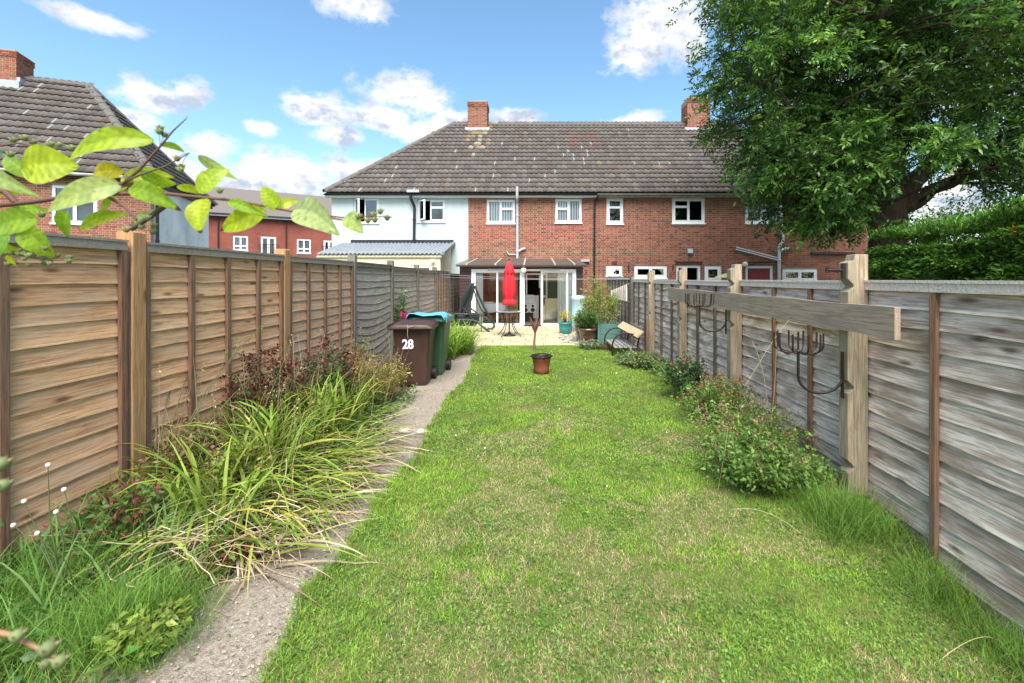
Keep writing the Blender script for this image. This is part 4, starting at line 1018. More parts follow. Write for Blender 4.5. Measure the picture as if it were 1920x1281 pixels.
rp_ = [1.45, 3.42, 5.43, 7.33, 9.25, 11.1]
W_S, W_B, W_C = M['wood_silver'], M['wood_batten'], M['wood_cap_pale']
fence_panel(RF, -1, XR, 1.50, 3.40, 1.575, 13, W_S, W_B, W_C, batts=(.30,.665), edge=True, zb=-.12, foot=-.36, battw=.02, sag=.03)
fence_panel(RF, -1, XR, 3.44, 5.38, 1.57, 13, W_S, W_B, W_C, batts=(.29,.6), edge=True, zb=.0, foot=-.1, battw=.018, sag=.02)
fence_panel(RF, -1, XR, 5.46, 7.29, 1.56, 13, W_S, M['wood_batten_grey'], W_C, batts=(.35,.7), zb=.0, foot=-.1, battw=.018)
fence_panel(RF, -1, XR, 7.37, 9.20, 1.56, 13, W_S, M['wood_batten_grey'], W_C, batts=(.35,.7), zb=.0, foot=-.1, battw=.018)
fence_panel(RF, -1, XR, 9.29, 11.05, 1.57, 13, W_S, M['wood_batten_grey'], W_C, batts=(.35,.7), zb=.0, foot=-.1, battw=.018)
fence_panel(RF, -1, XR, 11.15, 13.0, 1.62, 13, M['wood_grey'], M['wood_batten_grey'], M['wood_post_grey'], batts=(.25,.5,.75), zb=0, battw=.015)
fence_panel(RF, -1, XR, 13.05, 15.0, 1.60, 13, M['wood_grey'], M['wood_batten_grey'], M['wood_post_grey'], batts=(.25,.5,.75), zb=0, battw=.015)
def notched_post(y, h, zb, notches, m, w=.05, xl=2.295):
    """tall post with V-shaped notches sawn into the garden side"""
    xr = 2.445; poly = [(xr, zb), (xr, h-.0), (xl+.055, h), (xl+.045, h-.045), (xl, h-.06)]
    for z in sorted(notches, reverse=True):
        poly += [(xl, z+.05), (xl+.045, z+.005), (xl+.045, z-.01), (xl+.002, z-.045)]
    poly += [(xl, zb)]
    g = MB(); n = len(poly)
    V = [(a, t, b) for t in (y-w, y+w) for a, b in poly]
    # bevelled quads between the two outlines, caps as strips towards the straight back edge
    f = [(i,(i+1)%n,n+(i+1)%n,n+i) for i in range(n)]
    f += [tuple(range(n))[::-1], tuple(n+i for i in range(n))]
    g.add(V, f); return part('post', g, m, RF, bevel=.004)
notched_post(3.37, 1.775, -.3, (1.545, .80, .22), M['wood_post_pale'])
notched_post(5.38, 1.765, -.1, (1.535, 1.05, .12), M['wood_post_pale'], xl=2.31)
notched_post(7.28, 1.775, -.05, (1.50, .95, .1), M['wood_post_pale'], xl=2.32)
notched_post(9.2, 1.76, -.05, (1.50, .9), M['wood_post_pale'], xl=2.32)
notched_post(11.1, 1.68, -.05, (), M['wood_post_grey'], xl=2.38)
solo('stake', MB().bx(2.262, 2.315, 9.1, 9.15, -.05, .80), M['wood_batten'], 'dark red brown stake standing against the right fence post beyond the bench', 'stake', (2.29, 9.12, 0), bevel=.004)
# long board across the posts
bm = MB(); n = 30; ys = np.linspace(2.84, 7.6, n); z0 = np.linspace(1.215, 1.245, n); v = []
for x in (2.255, 2.292):
    for s in (0, 1):
        v += [(x, ys[i], z0[i]+s*.2+.004*math.sin(i*.9+s)) for i in range(n)]
f = []
for i in range(n-1): f += [(i,i+1,n+i+1,n+i),(2*n+i,3*n+i,3*n+i+1,2*n+i+1),(n+i,n+i+1,3*n+i+1,3*n+i),(i,2*n+i,2*n+i+1,i+1)]
f += [(0,n,3*n,2*n),(n-1,3*n-1,4*n-1,2*n-1)]
bmm = woodmat('wood_beam_long', (.42,.335,.25), (.27,.2,.145), .5, (.31,.26,.21), knots=.5, rot=(0,0,PI/2))
solo('long_board', bm.add(v, f), bmm, 'long pale wooden board fixed across the posts of the right fence', 'board', (2.27, 2.84, 1.2))
# neighbours' fence stubs seen over the right fence
# wrought iron holders on the right fence
def holder(y, zb, label, rxs=1.0):
    """arm leaves a plate on the post, dips and rises to a ring of prongs; arm runs towards the camera-far side"""
    t = thing('iron_holder', label, 'holder', (2.28, y, zb), group='wrought iron holders on the right fence')
    xp = 2.275
    part('back_plate', MB().bx(xp-.012, xp, y-.012, y+.012, zb-.17, zb+.17), M['metal_black'], t)
    # arm: semicircle hanging down, from the plate out and away along the fence
    ex, ey = 1.98, y+.06; a = MB(); pts = []
    for k in range(13):
        q = PI*k/12; u = (1-math.cos(q))/2; pts.append((xp+(ex-xp)*u, y+(ey-y)*u, zb-.13*math.sin(q)-.02*u))
    pts += [(ex, ey, zb+.08), (ex, ey, zb+.17)]
    a.tube(pts, .0105, 7); part('arm', a, M['metal_black'], t)
    c = MB(); c.sphere((ex, ey, zb+.165), .018, seg=8, rings=6); c.tube([(ex,ey,zb+.15),(ex,ey,zb+.31)], .007, 6); part('hub', c, M['metal_black'], t)
    for k in range(10):
        th = 2*PI*k/10+.2; pr = []
        for q in np.linspace(0, PI/2, 7): pr.append((ex+(.01+.15*math.sin(q))*math.cos(th), ey+(.01+.15*math.sin(q))*math.sin(th), zb+.165+.05*(1-math.cos(q))-.02*math.sin(2*q)))
        pr += [(pr[-1][0], pr[-1][1], pr[-1][2]+d_) for d_ in (.03,.06,.09)]
        part('prong', MB().tube(pr, [.005]*5+[.0072]*5, 6), M['metal_black'], t)
holder(3.34, .89, 'nearer black iron holder with curved prongs on the first tall post')
holder(5.36, 1.11, 'farther black iron holder with curved prongs below the far end of the long board')
# a bracket on the neighbour's side of the near post
solo('tap_bracket', MB().tube([(2.29,3.36,1.66),(2.20,3.36,1.66),(2.17,3.36,1.66)], .012, 7).tube([(2.292,3.36,1.60),(2.292,3.36,1.71)], .018, 7).tube([(2.17,3.36,1.64),(2.17,3.36,1.68)], .012, 7), M['metal_black'], 'short black metal peg on the top of the nearest tall post', 'bracket', (2.29,3.36,1.66))
# slatted rack hung on the fence
rk = thing('slatted_rack', 'grey slatted wooden rack hung askew on the right fence above the bench', 'rack', (2.3, 10.9, 1.0))
def RK(u, v): # u 0..1 along (far to near), v up
    return (2.2+.1*u, 12.6-1.5*u, 1.04+v*(.22+.19*u)/.42)
for nm, v_, r in (('rail', 0, .018), ('rail', .42, .02)):
    a, b = Vector(RK(0, v_)), Vector(RK(1.06, v_)); part(nm, MB().tube([a,b], r, 4), M['wood_post_grey'], rk)
for k in range(9):
    u = k/8; a, b = Vector(RK(u, 0)), Vector(RK(u, .42)); part('slat', MB().tube([a+Vector((-.03,0,0)),b+Vector((-.03,0,0))], .028, 4), M['wood_cap_pale'], rk)


# ================================================================== wheelie bins
def bin_(name, label, cx, y, rz, bm, lid, wheels=True, num=None, h=1.0, W=.56, Dp=.70, group='wheelie bins beside the left fence'):
    t = thing(name, label, 'wheelie bin', (cx, y, .02), rz, group)      # parts in local space
    g = MB(); prof = [(0,.40,.47,.02),(.06,.42,.5,.0),(.55,.49,.6,0),(h-.06,.545,.68,0)]
    v = []
    for (z, w, d, o) in prof:
        r = .05
        for (sx, sy) in ((-1,-1),(1,-1),(1,1),(-1,1)):
            cxx, cyy = sx*(w/2-r), sy*(d/2-r)-(.68-d)*.12*0; base = {(-1,-1):PI,(1,-1):1.5*PI,(1,1):0,(-1,1):.5*PI}[(sx,sy)]
            for k in range(5): a = base+k*PI/8; v.append((cxx+r*math.cos(a), cyy+r*math.sin(a), z))
    n = 20; f = [(j*n+i, j*n+(i+1)%n, (j+1)*n+(i+1)%n, (j+1)*n+i) for j in range(3) for i in range(n)]+[tuple(range(n))[::-1]]
    g.add(v, f, (1,1,1), False); part('body', g, bm, t, bevel=0)
    g = MB(); g.prism([(-.30,h-.07),(-.275,h-.07),(-.275,h-.01),(-.30,h-.01)], 'z', 0, 0.001) if 0 else None
    ring(g, -.30, .30, -.37, .36, .035, 0, 1); 
    V, C = g.arrays(); g2 = MB(); g2.V = [np.stack([V[:,0], V[:,2], h-.075+.05*V[:,1]], 1)]; g2.C = [C]; g2.Fs = g.Fs; g2.n = g.n
    part('rim', g2, bm, t, bevel=.008)
    # lid: domed with a lip
    l = MB(); nx = 9; vs = []
    for j, (yy, zz) in enumerate(((-.42,-.045),(-.42,0),(-.39,.012),(-.15,.026),(.15,.028),(.34,.024),(.36,-.01))):
        for i in range(nx):
            u = -1+2*i/(nx-1); e = .010*(1-abs(u)**4); vs.append((u*.315, yy+.02*(1-u*u)*(-1 if yy < 0 else 0), h-.01+zz+(e if 1 < j < 6 else 0)-(.035 if abs(u) == 1 and 0 < j else 0)))
    l.add(vs, [(j*nx+i, j*nx+i+1, (j+1)*nx+i+1, (j+1)*nx+i) for j in range(6) for i in range(nx-1)], (1,1,1), True)
    for s in (-1,1): l.bx(s*.315-.006, s*.315+.006, -.42, .36, h-.07, h+.0)
    lo = part('lid', l, lid, t)
    g = MB(); g.tube([(-.2,.36,h-.03),(-.2,.43,h-.0),(.2,.43,h-.0),(.2,.36,h-.03)], .017, 8); part('handle', g, bm, t)
    for s in (-1,1):
        g = MB(); g.tube([(s*.20,.27,.09),(s*.27,.27,.09)], .10, 18); wl_ = part('wheel', g, M['metal_black'], t)
    if num:
        cu = bpy.data.curves.new('house_number', 'FONT'); cu.body = num; cu.size = .19; cu.extrude = .0012; cu.align_x = 'CENTER'; cu.space_character = .95; cu.offset = .006
        tmp = bpy.data.objects.new('tmp', cu); COL.objects.link(tmp)
        bpy.context.view_layer.update()
        me = bpy.data.meshes.new_from_object(tmp.evaluated_get(bpy.context.evaluated_depsgraph_get())); bpy.data.objects.remove(tmp)
        o = bpy.data.objects.new('house_number', me); COL.objects.link(o); me.materials.clear(); me.materials.append(M['white_paint']); o.parent = t
        o['label'] = 'white number 28 on the front'
        o.location = (-.05, -.320, .56); o.rotation_euler = (PI/2+.10, 0, 0); o.scale = (.88, 1, 1)
    return t
b1 = bin_('wheelie_bin', 'dark brown wheelie bin with white number 28 beside the left fence', -1.79, 6.93, .06, M['plastic_brown'], M['plastic_brown'], num='28', h=.91)
b2 = bin_('wheelie_bin', 'green wheelie bin with pale green lid just behind the brown bin', -1.70, 7.62, .02, M['plastic_green'], M['green_lid'], h=.95)
# crumpled blue sheet between the lids
g = MB(); n = 14; vs = []
for j in range(n):
    for i in range(n):
        x = -2.0+.62*i/(n-1); y = 7.1+.5*j/(n-1); vs.append((x, y, 1.0+.05*float(vnoise(x, y, 8, 5))+.018*math.sin(i*.8+j*.5)-(.07 if i in (0,n-1) else 0)))
g.add(vs, [(j*n+i, j*n+i+1, (j+1)*n+i+1, (j+1)*n+i) for j in range(n-1) for i in range(n-1)], (1,1,1), True)
bs = solo('blue_sack', g, M['blue_bag'], 'crumpled blue plastic sack lying over the bin lids', 'sack', (-1.7, 7.3, 1.0))
sm = bs.modifiers.new('thick', 'SOLIDIFY'); sm.thickness = .012
# string with a twig on the brown lid
solo('string', MB().tube([(-1.80,6.49,.94),(-1.79,6.485,.88),(-1.80,6.50,.8),(-1.795,6.52,.74)], .004, 5).tube([(-1.79,6.49,.90),(-1.73,6.48,.91),(-1.70,6.47,.93)], .004, 5), M['straw'], 'pale twist of string hanging down the front of the brown bin', 'string', (-1.8,6.49,.9))

# ================================================================== patio things
PY = 12.4
tbl = thing('bistro_table', 'round glass topped bistro table with curved black legs on the patio', 'table', (-.655, PY, .03))
tx = -.655
part('tabletop', MB().lathe(tx, PY, [(0,.70),(.355,.70),(.37,.695),(.37,.68),(.355,.675),(.02,.675)], 40), M['tabletop'], tbl)
part('rim', MB().tube([(tx+.365*math.cos(t), PY+.365*math.sin(t), .688) for t in np.linspace(0, 2*PI, 41)], .011, 6, caps=False), M['metal_black'], tbl)
for k in range(4):
    th = PI/4+k*PI/2+.25; r = lambda q: .26-.13*math.sin(q*PI*.9)+.16*q**3
    part('leg', MB().tube([(tx+r(q)*math.cos(th), PY+r(q)*math.sin(th), .675-.635*q) for q in np.linspace(0,1,12)], .011, 7), M['metal_black'], tbl)
part('stretcher', MB().tube([(tx+.14*math.cos(t), PY+.14*math.sin(t), .34) for t in np.linspace(0, 2*PI, 25)], .008, 6, caps=False), M['metal_black'], tbl)
pr = thing('parasol', 'closed red parasol standing up through the bistro table', 'parasol', (-.655, PY, .03))
part('pole', MB().tube([(tx,PY,.03),(tx,PY,2.1)], .019, 10), M['wood_red'], pr)
part('base', MB().lathe(tx, PY, [(0,.03),(.17,.03),(.17,.05),(.05,.075),(.03,.14),(0,.14)], 20), M['metal_black'], pr)
def pleat(prof, seed=0, amp=.14, n=48, lobes=8):
    ph = rnd.uniform(0, 6); g = MB()
    g.lathe(tx, PY, prof, n, (1,1,1), fn=lambda th, j: 1+(amp*(np.abs(np.sin(th*lobes/2+ph))-.55)*(min(1, j/2.0))))
    return g
part('canopy', pleat([(.01,2.0),(.05,1.985),(.09,1.88),(.13,1.72),(.155,1.55),(.165,1.35),(.16,1.2),(.13,1.09),(.115,1.05),(.15,1.0),(.175,.93),(.165,.89),(.14,.875),(.06,.9)], amp=.3), M['red_cloth'], pr)
part('vent_flap', pleat([(.01,2.06),(.045,2.045),(.08,1.97),(.115,1.85),(.15,1.73),(.14,1.725),(.10,1.8)], amp=.3), M['red_cloth'], pr)
part('finial', MB().sphere((tx,PY,2.11), .022), M['metal_black'], pr)
part('tie', MB().tube([(tx+.125*math.cos(t), PY+.125*math.sin(t), 1.065) for t in np.linspace(0, 2*PI, 25)], .011, 5, caps=False), M['red_cloth'], pr)
# folded swing seat
sw = thing('swing_seat', 'black framed swing seat with faded green canopy folded against the timber wall', 'swing seat', (-1.6, 13.8, .03))
def SP(px, py, y): return P(px, py, y)
fr = M['frame_green']
tubes = [('frame_tube', 13.3, [(885,533),(868,562),(866,576),(874,584),(884,590),(896,591)], .022),
 ('frame_tube', 13.3, [(889,536),(884,560),(876,580),(882,594),(905,613),(917,622),(918,630),(910,633),(893,633)], .024),
 ('frame_tube', 13.9, [(890,536),(898,556),(908,577),(917,592),(925,604),(927,612),(922,617),(914,616)], .024),
 ('frame_tube', 13.6, [(886,534),(893,560),(902,580),(908,590)], .014),
 ('frame_tube', 13.2, [(882,578),(897,589),(908,594),(920,603)], .018),
 ('crossbar', 13.3, [(852,588),(870,589),(900,588),(907,588)], .016),
 ('crossbar', 13.2, [(856,600),(884,600),(905,606)], .015),
 ('strut', 13.3, [(903,590),(903,626)], .009),
 ('arm', 13.3, [(872,590),(885,588),(902,589)], .02)]
for nm, yy, pp, r in tubes: part(nm, MB().tube([P(a, b, yy) for a, b in pp], r*1.3, 8), fr, sw)
def cloth(pxs, y, name, dy=.05):
    g = MB(); n = len(pxs); v = []
    for k, (a, b, c, d) in enumerate(pxs):
        for t in np.linspace(0, 1, 9):
            p = P(a+(c-a)*t, b+(d-b)*t, y); v.append((p[0], p[1]+dy*math.sin(t*9+k), p[2]))
    g.add(v, [(k*9+i, k*9+i+1, (k+1)*9+i+1, (k+1)*9+i) for k in range(n-1) for i in range(8)], (1,1,1), True)
    o = part(name, g, M['cloth_green'], sw); s = o.modifiers.new('t','SOLIDIFY'); s.thickness = .02
cloth([(878,531,890,531),(874,545,887,546),(866,562,882,566),(862,578,874,584),(859,594,868,598),(860,610,868,612)], 13.5, 'canopy')
cloth([(857,590,900,590),(858,600,898,602),(862,611,893,612)], 13.4, 'seat', .03)

wb = thing('water_butt', 'pale blue water butt with lid beside the right sliding door', 'water butt', (1.33, 13.6, .03))
part('barrel', MB().lathe(1.33, 13.6, [(0,.03),(.20,.03),(.225,.25),(.235,.6),(.225,.95),(.235,.96),(.235,1.0),(.215,1.0)], 28), M['butt_blue'], wb)
part('lid', MB().lathe(1.33, 13.6, [(.245,1.0),(.245,1.05),(.22,1.075),(.05,1.09),(0,1.09)], 28), M['butt_blue'], wb)
part('tap', MB().tube([(1.33,13.37,.3),(1.33,13.31,.3),(1.33,13.30,.27)], .015, 6), M['metal_black'], wb)
solo('garden_cane', MB().tube([(1.10,13.2,.02),(1.09,13.2,1.15)], .02, 7), M['planter_green'], 'dark green cane standing by the water butt', 'cane', (1.1,13.2,.02))
# pots
def pot(name, label, cx, cy, r, h, m, z=.03, soilz=.05, rim=.03, waist=.8, cat='plant pot', rfn=None):
    t = thing(name, label, cat, (cx, cy, z))
    part('pot', MB().lathe(cx, cy, [(0,z),(r*waist,z),(r*(waist+1)/2,z+h*.5),(r*.96,z+h*.84),(r*1.05,z+h*.86),(r*1.05,z+h),(r*.95,z+h),(r*.93,z+h-soilz),(0,z+h-soilz)], 28, fn=rfn), m, t)
    part('compost', MB().lathe(cx, cy, [(0,z+h-soilz+.004),(r*.92,z+h-soilz+.004)], 20), M['soil'], t)
    return t
pot_tq = pot('tub', 'turquoise plastic tub of yellow flowers at the patio edge by the water butt', .90, 12.9, .19, .33, M['turquoise'])
pot_gl = pot('glazed_pot', 'large dark red glazed pot holding the low bamboo at the patio corner', 1.31, 10.9, .225, .38, M['glazed'], waist=.72)
pot_tc = thing('plant_pot', 'terracotta pot with black scalloped liner standing on the lawn', 'plant pot', (.135, 7.55, .01))
px_, py_ = .135, 7.55
part('pot', MB().lathe(px_, py_, [(0,.01),(.12,.01),(.125,.1),(.145,.25),(.155,.26),(.158,.31),(.145,.31),(.14,.25),(0,.25)], 8), M['terracotta'], pot_tc)
lin = MB(); lin.lathe(px_, py_, [(.12,.29),(.15,.315),(.17,.325),(.18,.305)], 40, fn=lambda th, j: 1+.05*np.sin(th*8)*(j/3)); lo = part('liner', lin, M['metal_black'], pot_tc); s = lo.modifiers.new('t','SOLIDIFY'); s.thickness=.006
part('compost', MB().lathe(px_, py_, [(0,.285),(.13,.285)], 20), M['soil'], pot_tc)
pl_ = thing('planter', 'green painted wooden planter box beside the bench', 'planter', (1.75, 10.95, .02))
for k in range(4):
    z = .03+k*.125
    part('plank', MB().bx(1.53,2.0,10.72,10.745,z,z+.12), M['planter_green'], pl_, bevel=.003); part('plank', MB().bx(1.53,1.555,10.746,11.2,z,z+.12), M['planter_green'], pl_, bevel=.003)
part('plank', MB().bx(1.53,2.0,11.2,11.225,.03,.53), M['planter_green'], pl_); part('plank', MB().bx(1.976,2.0,10.746,11.2,.03,.53), M['planter_green'], pl_)
for x, y in ((1.515,10.705),(1.975,10.705)): part('corner_post', MB().bx(x,x+.05,y-.012,y+.012,.02,.56), M['planter_green'], pl_)
part('compost', MB().bx(1.557,1.974,10.747,11.198,.03,.46), M['soil'], pl_)
# bench
bn = thing('bench', 'small low bench with arched iron arms and grey slats by the right fence', 'bench', (1.9, 9.7, 0))
for y in (9.22, 10.2):
    pts = [(1.61,y,-.02),(1.60,y,.2)]+[(1.87-.27*math.cos(a), y, .22+.27*math.sin(a)) for a in np.linspace(0, PI*.62, 12)]+[(2.12,y,.45),(2.2,y,.50)]
    part('arm', MB().tube(pts, .016, 8), M['metal_black'], bn)
    part('leg', MB().tube([(2.12,y,-.02),(2.1,y,.2),(2.16,y,.5)], .015, 7), M['metal_black'], bn)
for k in range(5):
    x = 1.63+k*.095; part('seat_slat', MB().bx(x,x+.075,9.14,10.28,.195,.22), M['wood_grey'] if 0 else woodmat('bench_wood%d'%k,(.33,.31,.28),(.16,.14,.12),.4,(.2,.18,.16),rot=(0,0,PI/2),knots=.2) if k == 0 else bpy.data.materials['bench_wood0'], bn, bevel=.004)
for k in range(3):
    z = .34+k*.1; part('back_slat', MB().bx(2.13+k*.02,2.15+k*.02,9.14,10.28,z,z+.07), bpy.data.materials['bench_wood0'], bn, bevel=.004)
g = MB(); rot_ = Matrix.Rotation(.10,3,'Z')@Matrix.Rotation(.05,3,'X')@Matrix.Rotation(-.75,3,'Y')
g.bx(1.96,2.14,9.0,10.35,.5,.535, rot=rot_)
solo('spare_plank', g, woodmat('wood_plank2',(.6,.5,.3),(.42,.33,.19),.4,(.5,.42,.27),rot=(0,0,PI/2),knots=.3), 'pale yellow plank resting along the back of the low bench', 'plank', (2.05,9.7,.5), bevel=.004)
# odd stones
for k in range(34):
    x = rnd.uniform(.5, 1.3); y = rnd.uniform(10.75, 12.5) ; 
    if k < 26: x = rnd.uniform(.72,1.2)
    r = rnd.uniform(.03,.075); g = MB(); g.sphere((x,y,.035+r*.4), r, seg=7, rings=5, sc=(1,rnd.uniform(.7,1.2),rnd.uniform(.5,.8)))
    solo('stone', g, M['stone'], 'grey brown stone in the scatter of stones on the right of the patio', 'stone', (x,y,.03), 'stones scattered at the right of the patio')
for k, (a, b, c) in enumerate(((757,809,.055),(791,811,.05))):
    x, y = G(a, b); g = MB(); g.lathe(x, y, [(0,.03),(c*.8,.029),(c,.02),(c,.012)], 9, fn=lambda th, j: 1+.15*np.sin(th*3+j)); 
    solo('white_stone', g, M['stone_pale'], ['flat white stone at the left of the path joint','flat white stone at the lawn end of the path joint'][k], 'stone', (x,y,.012))
# clothes lines
for k, (za, zb2) in enumerate(((1.72,1.58),(1.66,1.62))):
    pts = [(-2.75+5.15*t, 13.2-1.9*t+.0, za+(zb2-za)*t-.05*math.sin(PI*t)-.02*k) for t in np.linspace(0,1,20)]
    solo('clothes_line', MB().tube(pts, .005, 5), M['steel'], ['upper thin clothes line strung across the patio','lower thin clothes line strung across the patio'][k], 'line', pts[0])
solo('cover', MB().lathe(*G(1000,656.5), [(0,.022),(.24,.022),(.25,.005)], 18), M['sand'], 'round bare patch ring at the foot of the dead palm', 'ring', (*G(1000,656.5), .01))
# pale awning beyond the right fence
solo('garden_cushion', MB().prism([(4.9,1.62),(5.5,1.62),(5.42,1.78),(5.12,1.71)],'y',12.3,12.34), M['tablecloth'] if 0 else mat('pale_yellow',(.7,.66,.3),.8), 'pale yellow cloth sail just above the right fence', 'sail', (5.2,12.3,1.6))

# ================================================================== vegetation
# ---- lawn grass
def lawn_pts(n, y0, y1):
    y = rng.uniform(y0, y1, n*2); x = rng.uniform(-1.25, 2.45, n*2)
    k = (x > lawn_left(y)-.04*rng.random(len(x))) & (x < lawn_right(y))
    return x[k][:n], y[k][:n]
GREEN = [(.175,.32,.035),(.23,.37,.05),(.125,.25,.03),(.29,.385,.06)]
STRAW = [(.46,.38,.20),(.38,.29,.16),(.52,.43,.27)]
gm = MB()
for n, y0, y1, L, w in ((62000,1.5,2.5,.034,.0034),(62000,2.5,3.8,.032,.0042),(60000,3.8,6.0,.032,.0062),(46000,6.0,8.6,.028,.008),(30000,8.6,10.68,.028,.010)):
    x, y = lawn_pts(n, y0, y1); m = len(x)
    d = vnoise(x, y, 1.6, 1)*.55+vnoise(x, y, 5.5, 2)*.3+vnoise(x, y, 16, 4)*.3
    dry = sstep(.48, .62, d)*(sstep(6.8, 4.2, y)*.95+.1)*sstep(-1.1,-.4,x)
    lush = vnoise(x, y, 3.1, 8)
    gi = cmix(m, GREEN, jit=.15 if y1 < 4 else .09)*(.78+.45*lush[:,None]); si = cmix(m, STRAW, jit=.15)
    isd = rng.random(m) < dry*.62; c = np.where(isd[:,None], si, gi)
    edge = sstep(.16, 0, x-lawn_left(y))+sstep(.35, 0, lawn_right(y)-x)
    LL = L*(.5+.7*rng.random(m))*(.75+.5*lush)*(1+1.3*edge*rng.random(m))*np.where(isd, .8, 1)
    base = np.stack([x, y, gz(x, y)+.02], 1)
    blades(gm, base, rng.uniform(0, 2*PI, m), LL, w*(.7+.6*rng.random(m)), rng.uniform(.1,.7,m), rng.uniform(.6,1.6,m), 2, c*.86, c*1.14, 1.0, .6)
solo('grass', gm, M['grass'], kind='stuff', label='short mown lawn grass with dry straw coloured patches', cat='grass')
# clover and small broad leaves in the turf
cm = MB()
for n, y0, y1, s in ((20000,1.5,3.0,.012),(16000,3.0,5.5,.015),(6000,5.5,9,.02)):
    x, y = lawn_pts(n, y0, y1); k = vnoise(x, y, 2.3, 12)*.6+vnoise(x, y, 7, 13)*.5 > .5+.08*rng.random(len(x)); x, y = x[k], y[k]; m = len(x)
    p = np.stack([x, y, gz(x, y)+rng.uniform(.03,.05,m)], 1); dd = rdir(m); dd[:,2] = np.abs(dd[:,2])*.3+.1
    quadleaves(cm, p, dd, s*rng.uniform(.7,1.5,m), s*rng.uniform(.7,1.3,m), cmix(m, [(.13,.25,.05),(.18,.30,.07),(.10,.20,.04)], jit=.15), 0)
solo('clover', cm, M['grass'], kind='stuff', label='small clover leaves growing in the lawn', cat='clover')
dm = MB()
x, y = lawn_pts(22, 3, 9.5); 
for a, b in zip(x, y): dm.sphere((a, b, float(gz(a,b))+.035), .004+.0007*b, (.9,.9,.86), 6, 4)
solo('daisies', dm, M['stem'], kind='stuff', label='tiny white flowers dotted over the lawn', cat='flowers')

def tuft(mb, x, y, n, R, L, w, cols, th=(.05,.5), tip=(.5,1.4), seg=4, p=None, jit=.15, az=None, spread=1.0, bend=1.3, tipmul=1.15, basem=.6, z=None):
    a = rng.uniform(0, 2*PI, n) if az is None else rng.normal(az, spread, n)
    r = R*np.sqrt(rng.random(n)); bx = x+r*np.cos(rng.uniform(0,2*PI,n)); by = y+r*np.sin(rng.uniform(0,2*PI,n))
    c = cmix(n, cols, p, jit)
    base = np.stack([bx, by, (gz(bx, by) if z is None else np.full(n, z))], 1)
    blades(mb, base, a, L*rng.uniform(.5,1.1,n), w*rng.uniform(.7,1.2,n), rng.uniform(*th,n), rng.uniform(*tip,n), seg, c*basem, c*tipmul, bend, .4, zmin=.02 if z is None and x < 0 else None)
# ---- daylily clumps on the left, arching towards the path
STRAP = [(.16,.25,.035),(.21,.31,.05),(.28,.36,.065),(.40,.38,.09),(.09,.155,.03)]
DEADS = [(.48,.38,.24),(.56,.46,.31),(.40,.29,.18),(.30,.21,.13)]
def daylily(x, y, n, L, w, label, nd, floppy=.3, az0=0.0, R=.22, group='daylily clumps in the left border'):
    t = thing('daylily', label, 'plant', (x, y, 0), 0, group)
    m = MB(); k = int(n*(1-floppy))
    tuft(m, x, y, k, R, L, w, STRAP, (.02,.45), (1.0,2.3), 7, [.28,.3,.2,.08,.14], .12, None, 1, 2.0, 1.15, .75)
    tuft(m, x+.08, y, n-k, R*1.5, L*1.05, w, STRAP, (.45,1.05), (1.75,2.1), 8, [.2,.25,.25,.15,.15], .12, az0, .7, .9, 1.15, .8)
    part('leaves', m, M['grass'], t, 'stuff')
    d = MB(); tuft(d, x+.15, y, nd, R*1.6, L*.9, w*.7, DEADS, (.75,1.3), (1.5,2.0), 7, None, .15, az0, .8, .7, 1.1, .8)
    part('dead_leaves', d, M['stem'], t, 'stuff'); return t
daylily(-2.0, 4.35, 170, .86, .026, 'tall arching daylily clump by the path behind the fallen one', 90, .3, -.3, .24)
daylily(-2.06, 3.55, 380, .84, .024, 'leaning daylily clump with yellow tips and brown dead leaves', 260, .6, -.35, .26)
daylily(-2.02, 2.92, 280, .74, .023, 'nearest daylily clump sprawled over bare path with straw coloured leaves', 330, .75, -.45, .28)
daylily(-2.35, 3.9, 150, .75, .018, 'daylily clump at the foot of the second brown fence panel', 50, .15, 0, .24)
daylily(-2.05, 5.0, 150, .75, .018, 'upright daylily clump before the yellowing shrub', 30, .2, -.1, .2)
daylily(-2.55, 3.2, 120, .6, .016, 'green daylily clump at the foot of the first fence post', 30, .2, 0, .2)
mt = thing('montbretia', 'bright green grassy clump beside the path behind the bins', 'plant', (-1.95, 9.6, 0))
m = MB(); 
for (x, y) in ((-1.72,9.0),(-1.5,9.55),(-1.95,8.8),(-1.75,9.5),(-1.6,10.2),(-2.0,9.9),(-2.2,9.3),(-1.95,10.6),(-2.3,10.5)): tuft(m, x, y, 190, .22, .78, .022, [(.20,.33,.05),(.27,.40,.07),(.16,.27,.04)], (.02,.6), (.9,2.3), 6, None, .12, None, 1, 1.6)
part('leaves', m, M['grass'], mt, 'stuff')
# dead bent straw stalks in front
def wander(p, az, L, n, el, r=.003, bendz=-.5, kink=.35):
    pts = [Vector(p)]; a, e = az, el
    for i in range(n):
        st = L/n; pts.append(pts[-1]+Vector((math.cos(a)*math.cos(e), math.sin(a)*math.cos(e), math.sin(e)))*st)
        a += rnd.gauss(0, kink); e += rnd.gauss(bendz/n, kink*.8)
        if pts[-1].z < .03 and pts[-1].x > -2.9: e = abs(e)*.3
    return pts
ds = MB()
for k in range(210):
    x = rnd.uniform(-2.4, -1.35); y = rnd.uniform(2.25, 3.35)
    pts = wander((x, y, rnd.uniform(.02,.22)), rnd.uniform(-.9, 3.9), rnd.uniform(.2,.6), 8, rnd.uniform(-.2,.35), bendz=-.6, kink=.2)
    c = np.array(rnd.choice(DEADS))*1.2; ds.tube([(p.x,p.y,max(p.z,.02)) for p in pts], rnd.uniform(.0014,.003), 4, c, False)
solo('dead_stalks', ds, M['stem'], kind='stuff', label='tangle of dry straw coloured stalks lying over the near left border', cat='dead stalks')
